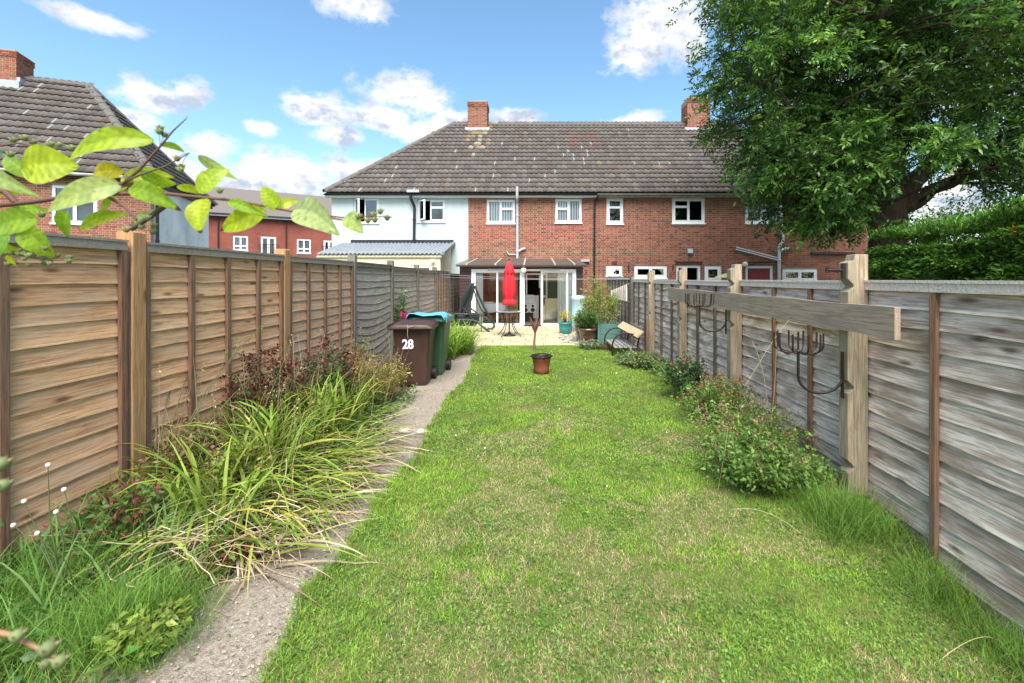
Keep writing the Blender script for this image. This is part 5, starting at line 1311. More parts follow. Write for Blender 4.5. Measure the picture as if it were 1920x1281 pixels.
# rough grass and horsetail in the near left border
rg = MB()
for k in range(60):
    x = rnd.uniform(-2.8, -1.75); y = rnd.uniform(1.55, 5.6)
    if x > -2.0 and y > 2.6: continue
    tuft(rg, x, y, 110, .15, .26, .006, [(.08,.17,.03),(.12,.23,.04),(.17,.28,.05)], (.1,.8), (.7,1.9), 4, None, .2)
for k in range(24):
    x = rnd.uniform(-2.8,-1.8); y = rnd.uniform(1.6,2.9)
    tuft(rg, x, y, 12, .1, .5, .011, [(.10,.20,.05),(.14,.26,.06)], (.1,.6), (.9,1.9), 5, None, .2)
solo('rough_grass', rg, M['grass'], kind='stuff', label='long tangled grass filling the near left border', cat='grass')
def horsetail(name, x, y, n, R, L, label, w=.0026):
    m = MB(); tuft(m, x, y, n, R, L, w, [(.09,.20,.03),(.13,.26,.04),(.17,.31,.055)], (.0,.7), (.5,1.7), 5, None, .18, tipmul=1.3, z=float(gz(x,y)))
    # whorls: short side needles
    k = n*3; r = R*1.6*np.sqrt(rng.random(k)); a = rng.uniform(0,2*PI,k); p = np.stack([x+r*np.cos(a), y+r*np.sin(a), float(gz(x,y))+rng.uniform(.03,L*.62,k)*(1-.5*r/(R*1.6))], 1)
    blades(m, p, rng.uniform(0,2*PI,k), rng.uniform(.05,.11,k), w*.9, rng.uniform(.4,1.0,k), rng.uniform(.8,1.6,k), 2, cmix(k,[(.09,.19,.03),(.13,.25,.04)]), cmix(k,[(.16,.29,.05),(.2,.33,.06)]), 1, .4)
    return solo(name, m, M['grass'], label, 'plant', (x, y, 0), 'horsetail and fine grass tufts')
horsetail('horsetail', -1.78, 1.98, 900, .23, .34, 'dense feathery horsetail tuft beside the path at the bottom left corner')
horsetail('horsetail', -2.35, 2.1, 600, .25, .36, 'feathery horsetail tuft below the first fence panel at far left')
horsetail('horsetail', -2.5, 2.9, 400, .2, .3, 'feathery horsetail at the foot of the dark batten, left')
horsetail('horsetail', 2.02, 2.98, 620, .2, .42, 'feathery horsetail tuft at the foot of the nearest tall post')
horsetail('horsetail', 2.2, 2.5, 170, .16, .36, 'fine grass tuft at the foot of the nearest right fence batten')
horsetail('horsetail', 2.3, 2.12, 240, .15, .32, 'fine grass tuft at the lower right corner by the fence')
# broad low weeds
wm = MB()
n = 4200; x = rng.uniform(-2.8,-1.55,n); y = rng.uniform(1.5,6.2,n); k = vnoise(x,y,3,22) > .5; x,y = x[k],y[k]; n = len(x)
dd = rdir(n); dd[:,2] = np.abs(dd[:,2])*.4
leaves(wm, np.stack([x,y,rng.uniform(.02,.16,n)],1), dd, rng.uniform(.03,.07,n), rng.uniform(.02,.045,n), cmix(n,[(.06,.14,.03),(.09,.19,.04),(.13,.23,.05)],jit=.2))
solo('weeds', wm, M['leaf'], kind='stuff', label='low broad leaved weeds along the left border', cat='weeds')
# ---- shrubs
def shrub(name, label, x, y, R, H, nst, nlf, L, w, cols, cat='shrub', group=None, z0=0.0, stemc=(.16,.10,.06), heads=None, low=.12, matn='leaf', p=None, sph=True, stemr=.004):
    t = thing(name, label, cat, (x, y, z0), 0, group); sm = MB(); lm = MB(); hm = MB(); tips = []
    P_ = []; D_ = []
    for k in range(nst):
        a = rnd.uniform(0, 2*PI); q = math.sqrt(rnd.random()); hh = H*rnd.uniform(.6,1.0)*(1-.35*q*q)
        b = Vector((x+R*.25*math.cos(a)*q, y+R*.25*math.sin(a)*q, z0)); e = Vector((x+R*q*math.cos(a), y+R*q*math.sin(a), z0+hh))
        mid = (b+e)/2+Vector((rnd.gauss(0,.03),rnd.gauss(0,.03),hh*.1)); pts = [b, (b+mid)/2+Vector((0,0,.02)), mid, (mid+e)/2+Vector((0,0,.02)), e]
        sm.tube(pts, [stemr,stemr*.9,stemr*.8,stemr*.6,stemr*.35], 5, stemc, False); tips.append(e)
        for j in range(nlf//nst):
            tt = low+(1-low)*rnd.random()**.75; f = tt*4; i = min(3, int(f)); pp = pts[i].lerp(pts[i+1], f-i)
            P_.append(pp+Vector((rnd.gauss(0,R*.10),rnd.gauss(0,R*.10),rnd.gauss(0,R*.07)))); D_.append((math.cos(a)*.5+rnd.gauss(0,.7), math.sin(a)*.5+rnd.gauss(0,.7), .3+rnd.gauss(0,.45)))
    n = len(P_); part('stems', sm, M['stem'], t)
    leaves(lm, np.array([tuple(v) for v in P_]), np.array(D_), L*rng.uniform(.6,1.2,n), w*rng.uniform(.6,1.2,n), cmix(n, cols, p, .18))
    part('foliage', lm, M[matn], t, 'stuff')
    if heads:
        cnt, hr, hcols = heads
        for e in rnd.sample(tips, min(len(tips), cnt)):
            m2 = 26; pp = np.array(tuple(e))+rng.normal(0, hr*.55, (m2,3)); leaves(hm, pp, rdir(m2), hr*.55, hr*.4, cmix(m2, hcols, None, .2))
        part('flower_heads', hm, M['leaf'], t, 'stuff')
    return t
RB = [(.13,.035,.025),(.20,.07,.04),(.09,.03,.022)]
shrub('seedhead_shrub', 'shrub with dark red brown seed heads against the second fence panel', -2.42, 4.15, .36, 1.02, 50, 1100, .05, .03, [(.05,.10,.03),(.09,.12,.04),(.16,.07,.04)], heads=(34,.06,RB))
shrub('seedhead_shrub', 'shrub with dark red brown seed heads in front of the second brown fence post', -2.3, 4.9, .36, 1.0, 50, 1400, .055, .032, [(.04,.09,.03),(.07,.12,.04)], heads=(26,.065,RB), matn='leaf_dark')
shrub('yellow_shrub', 'low shrub with yellowing leaves left of the brown bin', -1.98, 5.7, .42, .70, 60, 3200, .035, .021, [(.30,.28,.06),(.22,.25,.05),(.13,.19,.04),(.36,.24,.08)], heads=(22,.04,[(.34,.28,.10),(.24,.12,.06)]))
shrub('red_stemmed_shrub', 'small reddish shrub between the yellowing shrub and the brown bin', -2.3, 6.1, .26, .68, 30, 900, .035, .02, [(.20,.08,.05),(.26,.12,.06),(.14,.05,.04)])
shrub('pale_shrub', 'tall thin pale green weed at the grey fence post', -2.55, 6.6, .2, 1.02, 14, 700, .04, .016, [(.20,.28,.08),(.28,.33,.10),(.3,.24,.12)])
shrub('dry_shrub', 'dry brown and green tangle below the third fence panel', -2.45, 5.6, .3, .85, 40, 1300, .035, .018, [(.28,.2,.1),(.16,.2,.06),(.32,.26,.14)])
shrub('border_weed', 'mixed brown and yellow weeds at the foot of the second fence panel', -2.45, 3.65, .3, .6, 40, 1500, .035, .022, [(.12,.16,.04),(.25,.22,.07),(.18,.08,.04),(.08,.13,.03)])
# tall wiry stems with yellow flowers, against the fence
tw = thing('wiry_weed', 'tall wiry weed with small yellow flowers leaning along the second fence panel', 'plant', (-2.55, 3.2, 0))
sm = MB(); fm = MB()
for (px, py, yy) in ((440,548,4.6),(500,560,4.5),(480,580,4.4),(555,600,4.8),(410,560,4.3),(360,600,4.0),(465,690,4.4),(330,640,3.9)):
    e = Vector(P(px, py+40, yy)); b = Vector((-2.6, 3.15, .05)); mid = b.lerp(e, .5)+Vector((0,-.1,.12))
    pts = [b, b.lerp(mid,.5)+Vector((0,-.02,.06)), mid, mid.lerp(e,.5)+Vector((0,0,.03)), e]; sm.tube(pts, [.006,.005,.004,.003,.002], 5, (.12,.13,.05), False)
    for q in range(3):
        s = pts[2+q//2].lerp(pts[3+q//2], rnd.random()); f = s+Vector((rnd.gauss(0,.05),rnd.gauss(.05,.08),rnd.uniform(.05,.16))); sm.tube([s, f], .0015, 4, (.14,.15,.05), False)
        pp = np.array(tuple(f))+rng.normal(0,.008,(7,3)); leaves(fm, pp, rdir(7,.5), .014, .01, cmix(7, [(.55,.5,.05),(.2,.3,.06)]))
part('stems', sm, M['stem'], tw); part('flowers', fm, M['leaf'], tw, 'stuff')
th_ = thing('thistle', 'spindly sow thistle with white seed heads before the first fence panel', 'plant', (-2.2, 2.1, 0))
sm = MB(); hm = MB()
for (px, py) in ((90,872),(45,940),(120,918),(70,1000),(25,985),(105,960)):
    e = Vector(P(px, py, 2.15)); b = Vector((-2.28, 2.2, .1)); sm.tube([b, b.lerp(e,.5)+Vector((rnd.gauss(0,.03),0,.04)), e], [.004,.003,.0015], 5, (.10,.13,.05), False); hm.sphere(tuple(e), .011, (.7,.68,.62), 7, 5)
part('stems', sm, M['stem'], th_); part('seed_heads', hm, M['stem'], th_)
for k, (px, py) in enumerate(((480,918),(306,893))): pass
# ---- right border
SP_ = [(.13,.25,.045),(.19,.33,.06),(.26,.36,.08),(.09,.18,.035)]
shrub('spiraea', 'bushy spiraea with faded pinkish brown flower heads before the two tall posts', 1.9, 4.05, .55, .50, 90, 3300, .042, .021, SP_, heads=(30,.036,[(.42,.24,.16),(.34,.18,.12)]), low=.02)
shrub('spiraea', 'bright leaved low shrub with dark gaps left of the nearest tall post', 1.68, 3.42, .42, .44, 70, 3300, .044, .023, [(.12,.23,.04),(.08,.16,.03),(.17,.28,.06)], heads=(10,.03,[(.4,.25,.15)]), low=.02)
shrub('spiraea', 'spiraea with russet flower heads behind the fuller clump', 1.98, 4.9, .4, .62, 50, 2100, .04, .02, SP_, heads=(26,.04,[(.34,.14,.09),(.26,.1,.07)]), low=.02)
shrub('rose_bush', 'dark leaved rose bush with red shoots below the third tall post', 2.02, 5.95, .34, .66, 30, 1300, .055, .036, [(.045,.10,.035),(.07,.14,.045),(.10,.17,.05)], matn='leaf_dark', heads=(8,.05,[(.30,.04,.04),(.2,.05,.04)]))
shrub('border_plant', 'low grey green plant at the foot of the fence past the bench', 1.98, 7.95, .34, .34, 50, 1800, .07, .03, [(.17,.25,.10),(.24,.32,.13),(.10,.17,.05),(.35,.33,.12)])
shrub('border_plant', 'low leafy plant on the lawn side below the low bench', 1.78, 8.35, .3, .26, 40, 1300, .08, .03, [(.18,.27,.12),(.25,.33,.16),(.12,.19,.06)])
shrub('border_plant', 'trailing low plant on the lawn edge below the glazed pot', 1.25, 10.2, .28, .22, 40, 1200, .05, .025, [(.2,.26,.16),(.14,.2,.08),(.3,.34,.22)])
shrub('border_plant', 'brownish low plant on the lawn edge beside the planter', 1.6, 10.1, .25, .18, 30, 800, .045, .022, [(.22,.12,.07),(.14,.2,.07),(.10,.16,.05)])
rg2 = MB()
for k in range(70):
    y = rnd.uniform(1.6, 8.6); x = float(lawn_right(np.float64(y)))+rnd.uniform(-.22,.02)
    tuft(rg2, x, y, 45, .12, rnd.choice((.08,.12,.2)), .0045, [(.10,.18,.04),(.15,.24,.055),(.3,.27,.13)], (.1,.8), (.6,1.7), 4, [.45,.4,.15], .2)
solo('edge_grass', rg2, M['grass'], kind='stuff', label='longer untrimmed grass along the foot of the right fence', cat='grass')
st_ = MB()
for (a, b, c, d, yy) in ((1365,800,1340,950,3.45),(1375,955,1500,1000,2.98),(1870,1200,1760,1240,2.2),(1455,640,1445,800,3.9),(1480,600,1400,720,3.8),(1410,640,1440,760,4.0)):
    p, q = Vector(P(a,b,yy)), Vector(P(c,d,yy-.1)); mid = p.lerp(q,.45)+Vector((.03,.0,.10)); st_.tube([p*(1-t)**2+mid*2*t*(1-t)+q*t*t for t in np.linspace(0,1,10)], .0014, 4, (.45,.38,.2), False)
solo('grass_stalks', st_, M['stem'], kind='stuff', label='long dry grass stalks arching over the right lawn edge', cat='grass stalks')
for k, (x, y, R_, H, lab) in enumerate(((2.12,6.85,.22,.26,'small leafy weed at the fence foot beyond the rose bush'),(2.1,7.35,.24,.22,'low green weed between the third and fourth tall posts'),(2.05,5.35,.3,.42,'pale green weedy plant between the rose bush and the spiraea'),(2.1,3.45,.2,.3,'leafy weed close to the foot of the nearest tall post'))):
    shrub('border_weed', lab, x, y, R_, H, 26, 800, .045, .022, SP_, 'plant', low=.0)
# ---- patio plants
bb = shrub('tall_bamboo', 'tall airy yellow green shrub growing up the fence behind the planter', 1.68, 11.5, .52, 1.8, 40, 4200, .085, .022, [(.20,.31,.06),(.28,.38,.09),(.14,.23,.05),(.36,.36,.12)], low=.3, z0=.03, stemc=(.22,.10,.06), stemr=.009)
shrub('potted_bamboo', 'low dark green bamboo spilling from the glazed pot', 1.31, 10.9, .34, .55, 40, 2600, .085, .018, [(.09,.18,.04),(.13,.24,.06),(.06,.12,.03)], z0=.36, low=.1)
shrub('yellow_flowers', 'yellow flowered spurge in the turquoise tub', .95, 12.9, .2, .38, 24, 300, .05, .02, [(.25,.3,.07),(.2,.14,.06)], z0=.31, heads=(20,.05,[(.6,.58,.08),(.5,.45,.08)]))
shrub('planter_plant', 'straggly green plant over the green planter box', 1.78, 10.95, .22, .4, 14, 260, .06, .02, [(.12,.2,.05),(.3,.27,.15)], z0=.44)
shrub('patio_stump_plant', 'leafy plant on a stony base between tub and glazed pot', 1.18, 11.4, .16, .75, 16, 500, .06, .03, [(.3,.32,.1),(.4,.3,.12),(.16,.22,.07)], z0=.03, stemr=.02, stemc=(.3,.27,.22))
shrub('climbing_rose', 'climbing rose with blue green leaves on the grey fence above the bins', -2.62, 9.2, .34, 1.55, 16, 900, .06, .035, [(.10,.17,.09),(.15,.22,.13),(.2,.26,.12)], low=.45)
rf_ = MB(); pp = np.array(P(757,592,8.2)); leaves(rf_, pp+rng.normal(0,.022,(40,3)), rdir(40,.6), .05, .045, cmix(40,[(.6,.06,.17),(.5,.04,.12)])); solo('rose_flower', rf_, M['leaf'], 'single deep pink rose bloom just above the brown bin', 'flower', tuple(pp))
# dead small palm on the lawn, and dry twigs
dp = thing('dead_palm', 'thin dead cordyline stem with withered brown leaves on the lawn before the patio', 'plant', (.03, 9.9, 0))
part('stem', MB().tube([(.03,9.9,0),(.02,9.9,.2),(.04,9.9,.42)], [.03,.024,.02], 8, (.16,.10,.07)), M['stem'], dp)
m = MB(); nb = 46; a = rng.uniform(0,2*PI,nb); base = np.tile((.04,9.9,.36),(nb,1)); blades(m, base, a, rng.uniform(.25,.46,nb), .018, rng.uniform(.1,.35,nb), rng.uniform(.15,.75,nb), 4, cmix(nb,[(.22,.11,.06),(.16,.08,.05)]), cmix(nb,[(.3,.17,.10),(.2,.1,.07)]), 1, .5)
part('leaves', m, M['stem'], dp)
# ---- the big ash tree
TX, TY = 8.9, 11.4
tree = thing('ash_tree', 'large dark leafy ash tree with thick forked trunk behind the right fence', 'tree', (TX, TY, 0))
tk = MB()
def T(px, py, yy): return P(px, py, yy)
limbs = [
 ([(TX,TY,-.2),(TX+.0,TY,.8),(TX,TY,2.0),(TX+.0,TY,2.9),(TX+.02,TY,3.6)], [.54,.47,.42,.38,.35]),
 ([(TX+.0,TY,3.3),(TX+.05,TY,4.3),(TX+.1,TY,5.6),(TX+.1,TY+.1,7.2),(TX+.3,TY,9.0),(TX+.1,TY,11.0)], [.34,.29,.25,.2,.13,.05]),
 ([(TX+.1,TY,3.3),(TX+.7,TY-.2,4.2),(TX+1.3,TY-.3,5.0),(TX+1.9,TY-.5,6.2),(TX+2.6,TY-.6,8.0)], [.24,.2,.15,.1,.04]),
 ([(TX+.1,TY,3.2),(TX+.9,TY-.3,3.8),(TX+2.0,TY-.6,4.2),(TX+3.4,TY-.9,4.35),(TX+5,TY-1.1,4.9)], [.17,.14,.11,.07,.03]),
 ([(TX-.05,TY,2.6),(TX-.8,TY-.3,3.4),(TX-1.6,TY-.5,4.2),(TX-2.6,TY-.8,5.2),(TX-3.6,TY-.8,6.4)], [.2,.18,.14,.1,.04]),
 ([(TX,TY,4.2),(TX-.9,TY+.3,5.4),(TX-1.8,TY+.5,6.8),(TX-2.6,TY+.4,8.6)], [.2,.16,.12,.05]),
 ([(TX+.1,TY,5.2),(TX-.8,TY-1.2,6.0),(TX-1.8,TY-2.2,6.8),(TX-3.2,TY-2.6,7.0)], [.14,.11,.08,.03]),
 ([(TX+.2,TY,6.0),(TX+1.4,TY-1.0,6.8),(TX+2.8,TY-1.6,7.8)], [.15,.1,.04]),
 ([(TX,TY,3.0),(TX-.9,TY-.6,3.2),(TX-2.0,TY-1.0,3.2),(TX-2.8,TY-1.0,2.9)], [.11,.09,.06,.03]),
 ([(TX,TY,3.8),(TX+.6,TY+1.2,5),(TX+1,TY+2.4,6.5)], [.16,.12,.05]),
]
nodes = []
for pts, rr in limbs:
    Q = []; Rr = []
    for i in range(len(pts)-1):
        for t in (0,.25,.5,.75):
            p = Vector(pts[i]).lerp(Vector(pts[i+1]), t); 
            if i > 0 or t > 0: p += Vector((rnd.gauss(0,.035),rnd.gauss(0,.035),rnd.gauss(0,.02)))
            Q.append(p); Rr.append(rr[i]*(1-t)+rr[i+1]*t)
    Q.append(Vector(pts[-1])); Rr.append(rr[-1]); tk.tube(Q, Rr, 12, caps=False)
    if pts[0][2] > 1: nodes += [(q, r) for q, r in zip(Q, Rr)]
part('trunk', tk, M['bark'], tree)
NP = np.array([tuple(q) for q, r in nodes]); br = MB(); cl = []
tries = 0
while len(cl) < 560 and tries < 40000:
    tries += 1
    u = Vector(tuple(rng.normal(0,1,3))); u.normalize(); rr = rnd.random()**.42
    c = Vector((TX+.25+5.2*rr*u.x, TY-.4+4.3*rr*u.y, 7.6+5.2*rr*u.z))
    if rnd.random() < .22: c = Vector((TX-2.5+1.4*rr*u.x, TY-1.0+1.5*rr*u.y, 4.0+1.35*rr*u.z))
    px = 1000+c.x*F/c.y; py = 522-(c.z-EYE)*F/c.y
    if c.z < 2.4 or px < 1345: continue
    if px < 1400 and py > 240 and rnd.random() < .5: continue
    if py > 355 and px < 1530 and rnd.random() < .8: continue
    if 1690 < px < 1850 and py > 300: continue
    if 1625 < px < 1725 and py > 330 and c.y < TY+.4: continue
    if 1645 < px < 1705 and py > 180 and c.y < TY and rnd.random() < .6: continue
    if py > 400 and px > 1620 and px < 1700: continue
    if px > 1980 or py < -60:
        if rnd.random() < .45: continue
    if any((c-q).length < .55 for q in cl[-300:]): continue
    cl.append(c)
LP = []; LD = []; LC = []
for c in cl:
    d = np.linalg.norm(NP-np.array(tuple(c)), axis=1)+np.maximum(0, NP[:,2]-c.z+.3)*.6; k = int(np.argmin(d)); s = Vector(NP[k]); v = c-s
    mid = s+v*.5+Vector((rnd.gauss(0,.12),rnd.gauss(0,.12),.15*v.length*.5))
    r0 = min(nodes[k][1]*.5, .02+.014*v.length); br.tube([s, s.lerp(mid,.5), mid, mid.lerp(c,.6), c], [r0, r0*.85, r0*.65, r0*.45, r0*.2], 5, caps=False)
    out = Vector((c.x-TX, c.y-TY, (c.z-6.5)*.5)); out.normalize(); R_ = rnd.uniform(.40,.70); m = int(rnd.uniform(38,62))
    sh = rnd.uniform(.6,1.6)
    for j in range(4):
        q = c+Vector(tuple(rng.normal(0,R_*.45,3))); br.tube([mid.lerp(c,.7), mid.lerp(c,.7).lerp(q,.6)+Vector((0,0,.05)), q], [.01,.007,.003], 4, caps=False)
    pp = np.array(tuple(c))+rng.normal(0, 1, (m,3))*np.array((R_*.55,R_*.55,R_*.38)); LP.append(pp)
    LD.append(np.array(tuple(out))*.7+rng.normal(0,.6,(m,3))+np.array((0,0,-.08))); LC.append(np.full(m, sh))
part('branches', br, M['bark'], tree)
LP = np.concatenate(LP); LD = np.concatenate(LD); LC = np.concatenate(LC); LD /= np.linalg.norm(LD,axis=1)[:,None]
print('sprigs', len(LP))
lm = MB(); n = len(LP); side = np.cross(LD, rng.normal(0,.5,(n,3))+np.array((0,0,1.))); side /= np.linalg.norm(side,axis=1)[:,None]+1e-9
base = cmix(n, [(.06,.14,.028),(.09,.19,.038),(.15,.27,.055),(.035,.085,.022)], None, .12)*LC[:,None]
for j in range(9):
    t = .04+.27*(j//2)/4+(.03 if j % 2 else 0); s = 1 if j % 2 else -1
    if j == 8: dd = LD; p = LP+LD*.28
    else: dd = LD*.55+side*s*.9; p = LP+LD*(t)
    p = p-np.array((0,0,1))*(t*t*.4)
    quadleaves(lm, p, dd+rng.normal(0,.18,(n,3)), .125*rng.uniform(.7,1.2,n), .046, base*rng.uniform(.85,1.15,(n,1)), .15)
part('crown', lm, M['leaf_dark'], tree, 'stuff')
# ---- conifer hedge behind the right fence
hd = thing('conifer_hedge', 'clipped green conifer hedge behind the right fence', 'hedge', (6.9, 7, 0))
g = MB(); ys = np.linspace(3.2, 8.75, 26); hs = 2.22+.24*vnoise(ys, ys*0, 1.3, 4)+.1*sstep(7,4,ys)
poly = [(6.45,-.1),(6.40,1.2),(6.5,.9),(6.95,1.0),(7.6,1.0),(7.7,-.1)]
v = []
for y, h in zip(ys, hs): v += [(6.52,y,-.1),(6.50,y,h-.4),(6.7,y,h-.14),(7.5,y,h-.12),(7.7,y,h-.35),(7.7,y,-.1)]
g.add(v, [(i*6+k,(i+1)*6+k,(i+1)*6+k+1,i*6+k+1) for i in range(25) for k in range(5)]+[tuple(range(6)),tuple(150+i for i in range(6))[::-1]], (1,1,1), True)
part('core', g, M['hedge_core'], hd)
m = MB(); n = 52000; y = rng.uniform(3.2,8.8,n); t = rng.random(n); hh = np.interp(y, ys, hs); bump = .2*vnoise(y, t*6, 2.0, 6)+.09*vnoise(y, t*9, 6, 9)
onf = t < .62; q = t/.62; z = np.where(onf, .9+(hh-1.05)*q, hh-.1+.14*rng.random(n)+bump*.9+.12*(rng.random(n) > .93)); x = np.where(onf, 6.40-bump+.16*q**3+rng.uniform(-.02,.1,n), 6.45+(t-.62)/.38*1.2)
d = np.stack([np.where(onf,-.8,rng.normal(0,.5,n)), rng.normal(0,.55,n)-.35, np.where(onf,.35,.9)+rng.normal(0,.35,n)],1)
dk = .6+.75*vnoise(y, z*1.6, 3.5, 10)
c = cmix(n,[(.06,.14,.025),(.09,.195,.035),(.13,.255,.045)],None,.14)*dk[:,None]; bro = vnoise(y, z*2, 2.7, 33) > .93; c[bro] = c[bro]*np.array((2.6,.8,.8))
quadleaves(m, np.stack([x,y,z],1), d, rng.uniform(.06,.13,n), rng.uniform(.022,.045,n), c, .1)
part('foliage', m, M['hedge'], hd, 'stuff')
# ---- trees and bushes beyond
def bush(name, label, cx, cy, cz, rx, ry, rz, ncl, cols, leaf=.12, cat='tree', trunk=True, nper=60, mtl='leaf'):
    t = thing(name, label, cat, (cx, cy, 0)); b = MB()
    b.tube([(cx,cy,-.1),(cx+.1,cy,cz*.5),(cx,cy,cz)], [.04*rz+.05,.03*rz+.04,.02], 8, caps=False); lm = MB(); PP = []; CC = []
    for k in range(ncl):
        u = rng.normal(0,1,3); u /= np.linalg.norm(u); r = rnd.random()**.33; c = np.array((cx,cy,cz))+u*r*np.array((rx,ry,rz))
        if c[2] < .2: continue
        b.tube([(cx,cy,max(.2,min(cz,c[2]-.3))), tuple((np.array((cx,cy,cz))*.4+c*.6)-np.array((0,0,.1))), tuple(c)], [.03,.018,.006], 4, caps=False)
        PP.append(c+rng.normal(0,.34*min(rx,rz)*.5,(nper,3))); CC.append(np.full(nper, rnd.uniform(.7,1.3)))
    part('trunk', b, M['bark'], t); PP = np.concatenate(PP); CC = np.concatenate(CC); n = len(PP)
    quadleaves(lm, PP, rdir(n,-.2), leaf*rng.uniform(.7,1.3,n), leaf*.5*rng.uniform(.7,1.3,n), cmix(n,cols,None,.15)*CC[:,None], .2)
    part('crown', lm, M[mtl], t, 'stuff'); return t
DG = [(.06,.13,.03),(.09,.18,.04),(.05,.10,.03)]; LG = [(.13,.22,.05),(.18,.28,.07),(.10,.17,.04)]
bush('bush', 'loose green bush rising behind the hedge at the right', 10.4, 11.2, 2.2, 1.9, 1.0, .95, 60, DG, .10, 'bush')
bush('bush', 'green shrub behind the hedge right of the ash trunk', 13.8, 14, 2.3, 2.4, 1.2, 1.4, 60, LG, .12, 'bush')
bush('far_tree', 'pale green tree far off in the gap below the ash branches', 20.5, 26, 3.4, 2.6, 2, 1.9, 60, LG, .2)
bush('far_tree', 'tree beyond the end of the brick terrace, seen past the trunk', 17.5, 24, 4, 1.6, 2, 3.2, 60, LG, .2)
bush('far_tree', 'dark tree in the distance at the far right edge', 28, 28, 4.2, 4, 3, 3.4, 80, DG, .24)
for k, (a, b, c, s) in enumerate(((33,40,3,4),(-30,60,4,6))): bush('far_tree', ['distant round tree right of the garden','distant tree far off to the left'][k], a, b, c, s, s, s*.7, 50, DG, .3)

# small plant growing out of the right chimney
shrub('chimney_weed', 'leafy green weed sprouting from the top of the right chimney', 7.75, 21.9, .45, .55, 16, 700, .13, .08, [(.14,.25,.06),(.2,.3,.08)], z0=9.85)
# broad leaved and reddish weeds mixed through the left border
for k, (x, y, R_, H, lab) in enumerate(((-2.45,2.75,.32,.42,'broad leaved weed clump with reddish leaves beyond the dark fence batten'),(-2.1,3.2,.25,.5,'leafy yellow flowering weed between the daylilies'),(-2.5,3.3,.25,.62,'brown seeded weed at the foot of the first tall fence post'),(-1.72,2.45,.2,.16,'small reddish leaved weed on the path edge'),(-2.15,5.3,.3,.78,'thin brown seeding weed behind the upright daylily'),(-1.62,1.92,.16,.2,'yellow green creeping weed at the path edge in the bottom left'))):
    shrub('border_weed', lab, x, y, R_, H, 34, 1000, .045, .026, [[(.10,.19,.04),(.2,.07,.05),(.14,.24,.05)],[(.2,.27,.05),(.35,.33,.06),(.12,.2,.04)],[(.24,.13,.07),(.14,.19,.05),(.3,.22,.12)],[(.24,.05,.05),(.12,.2,.05),(.16,.09,.04)],[(.3,.2,.11),(.2,.24,.07),(.22,.1,.06)],[(.25,.33,.05),(.3,.38,.08),(.18,.28,.05)]][k], 'plant', heads=(10,.03,[(.28,.14,.08),(.4,.34,.12)]) if k in (1,2,4) else None, low=.0)
# thin upright dry seed stems through the border
sm = MB(); hm = MB()
for k in range(120):
    x = rnd.uniform(-2.7,-1.75); y = rnd.uniform(3.0,6.3); h = rnd.uniform(.5,1.05)*(1 if x < -2.1 else .8); b = Vector((x,y,0)); e = Vector((x+rnd.gauss(.03,.12), y+rnd.gauss(0,.1), h)); m_ = b.lerp(e,.5)+Vector((rnd.gauss(0,.02),0,.02))
    c = rnd.choice([(.42,.30,.18),(.34,.2,.12),(.5,.4,.25),(.24,.28,.1)]); sm.tube([b, m_, e], [.0028,.0022,.001], 4, c, False)
    if rnd.random() < .6:
        pp = np.array(tuple(e))-np.array((0,0,1))*rng.uniform(0,.12,(9,1))+rng.normal(0,.01,(9,3)); leaves(hm, pp, rdir(9,.6), .018, .01, cmix(9,[(.4,.28,.15),(.3,.14,.08),(.5,.42,.2)]))
sm.V += hm.V; sm.C += hm.C; sm.Fs += [(f+sm.n, a) for f, a in hm.Fs]; sm.n += hm.n
solo('seed_stems', sm, M['stem'], kind='stuff', label='thin upright dry seed stems through the left border', cat='seed stems')
# litter on the path and bed
lt_ = MB(); n = 2600; x = rng.uniform(-1.9,-1.02,n); y = 1.5+9*rng.random(n)**1.6; pp = np.stack([x,y,np.full(n,.026)],1); dd = rdir(n); dd[:,2] *= .15
quadleaves(lt_, pp, dd, rng.uniform(.008,.035,n), rng.uniform(.004,.012,n), cmix(n,[(.3,.2,.11),(.18,.11,.06),(.42,.33,.2),(.10,.07,.04),(.14,.22,.05)],None,.2), 0)
n = 1500; x = rng.uniform(-1.8,-1.02,n); y = 1.5+6*rng.random(n)**1.4; r = rng.uniform(.003,.008,n)
for a, b, c in zip(x, y, r): lt_.add([(a-c,b,.018),(a,b-c,.018),(a+c,b,.018),(a,b+c,.018),(a,b,.018+c)], np.array([(0,1,4),(1,2,4),(2,3,4),(3,0,4)]), np.array(rnd.choice([(.35,.3,.24),(.22,.19,.15),(.5,.46,.4)])))
solo('litter', lt_, M['stem'], kind='stuff', label='leaf litter and grit scattered along the path', cat='litter')

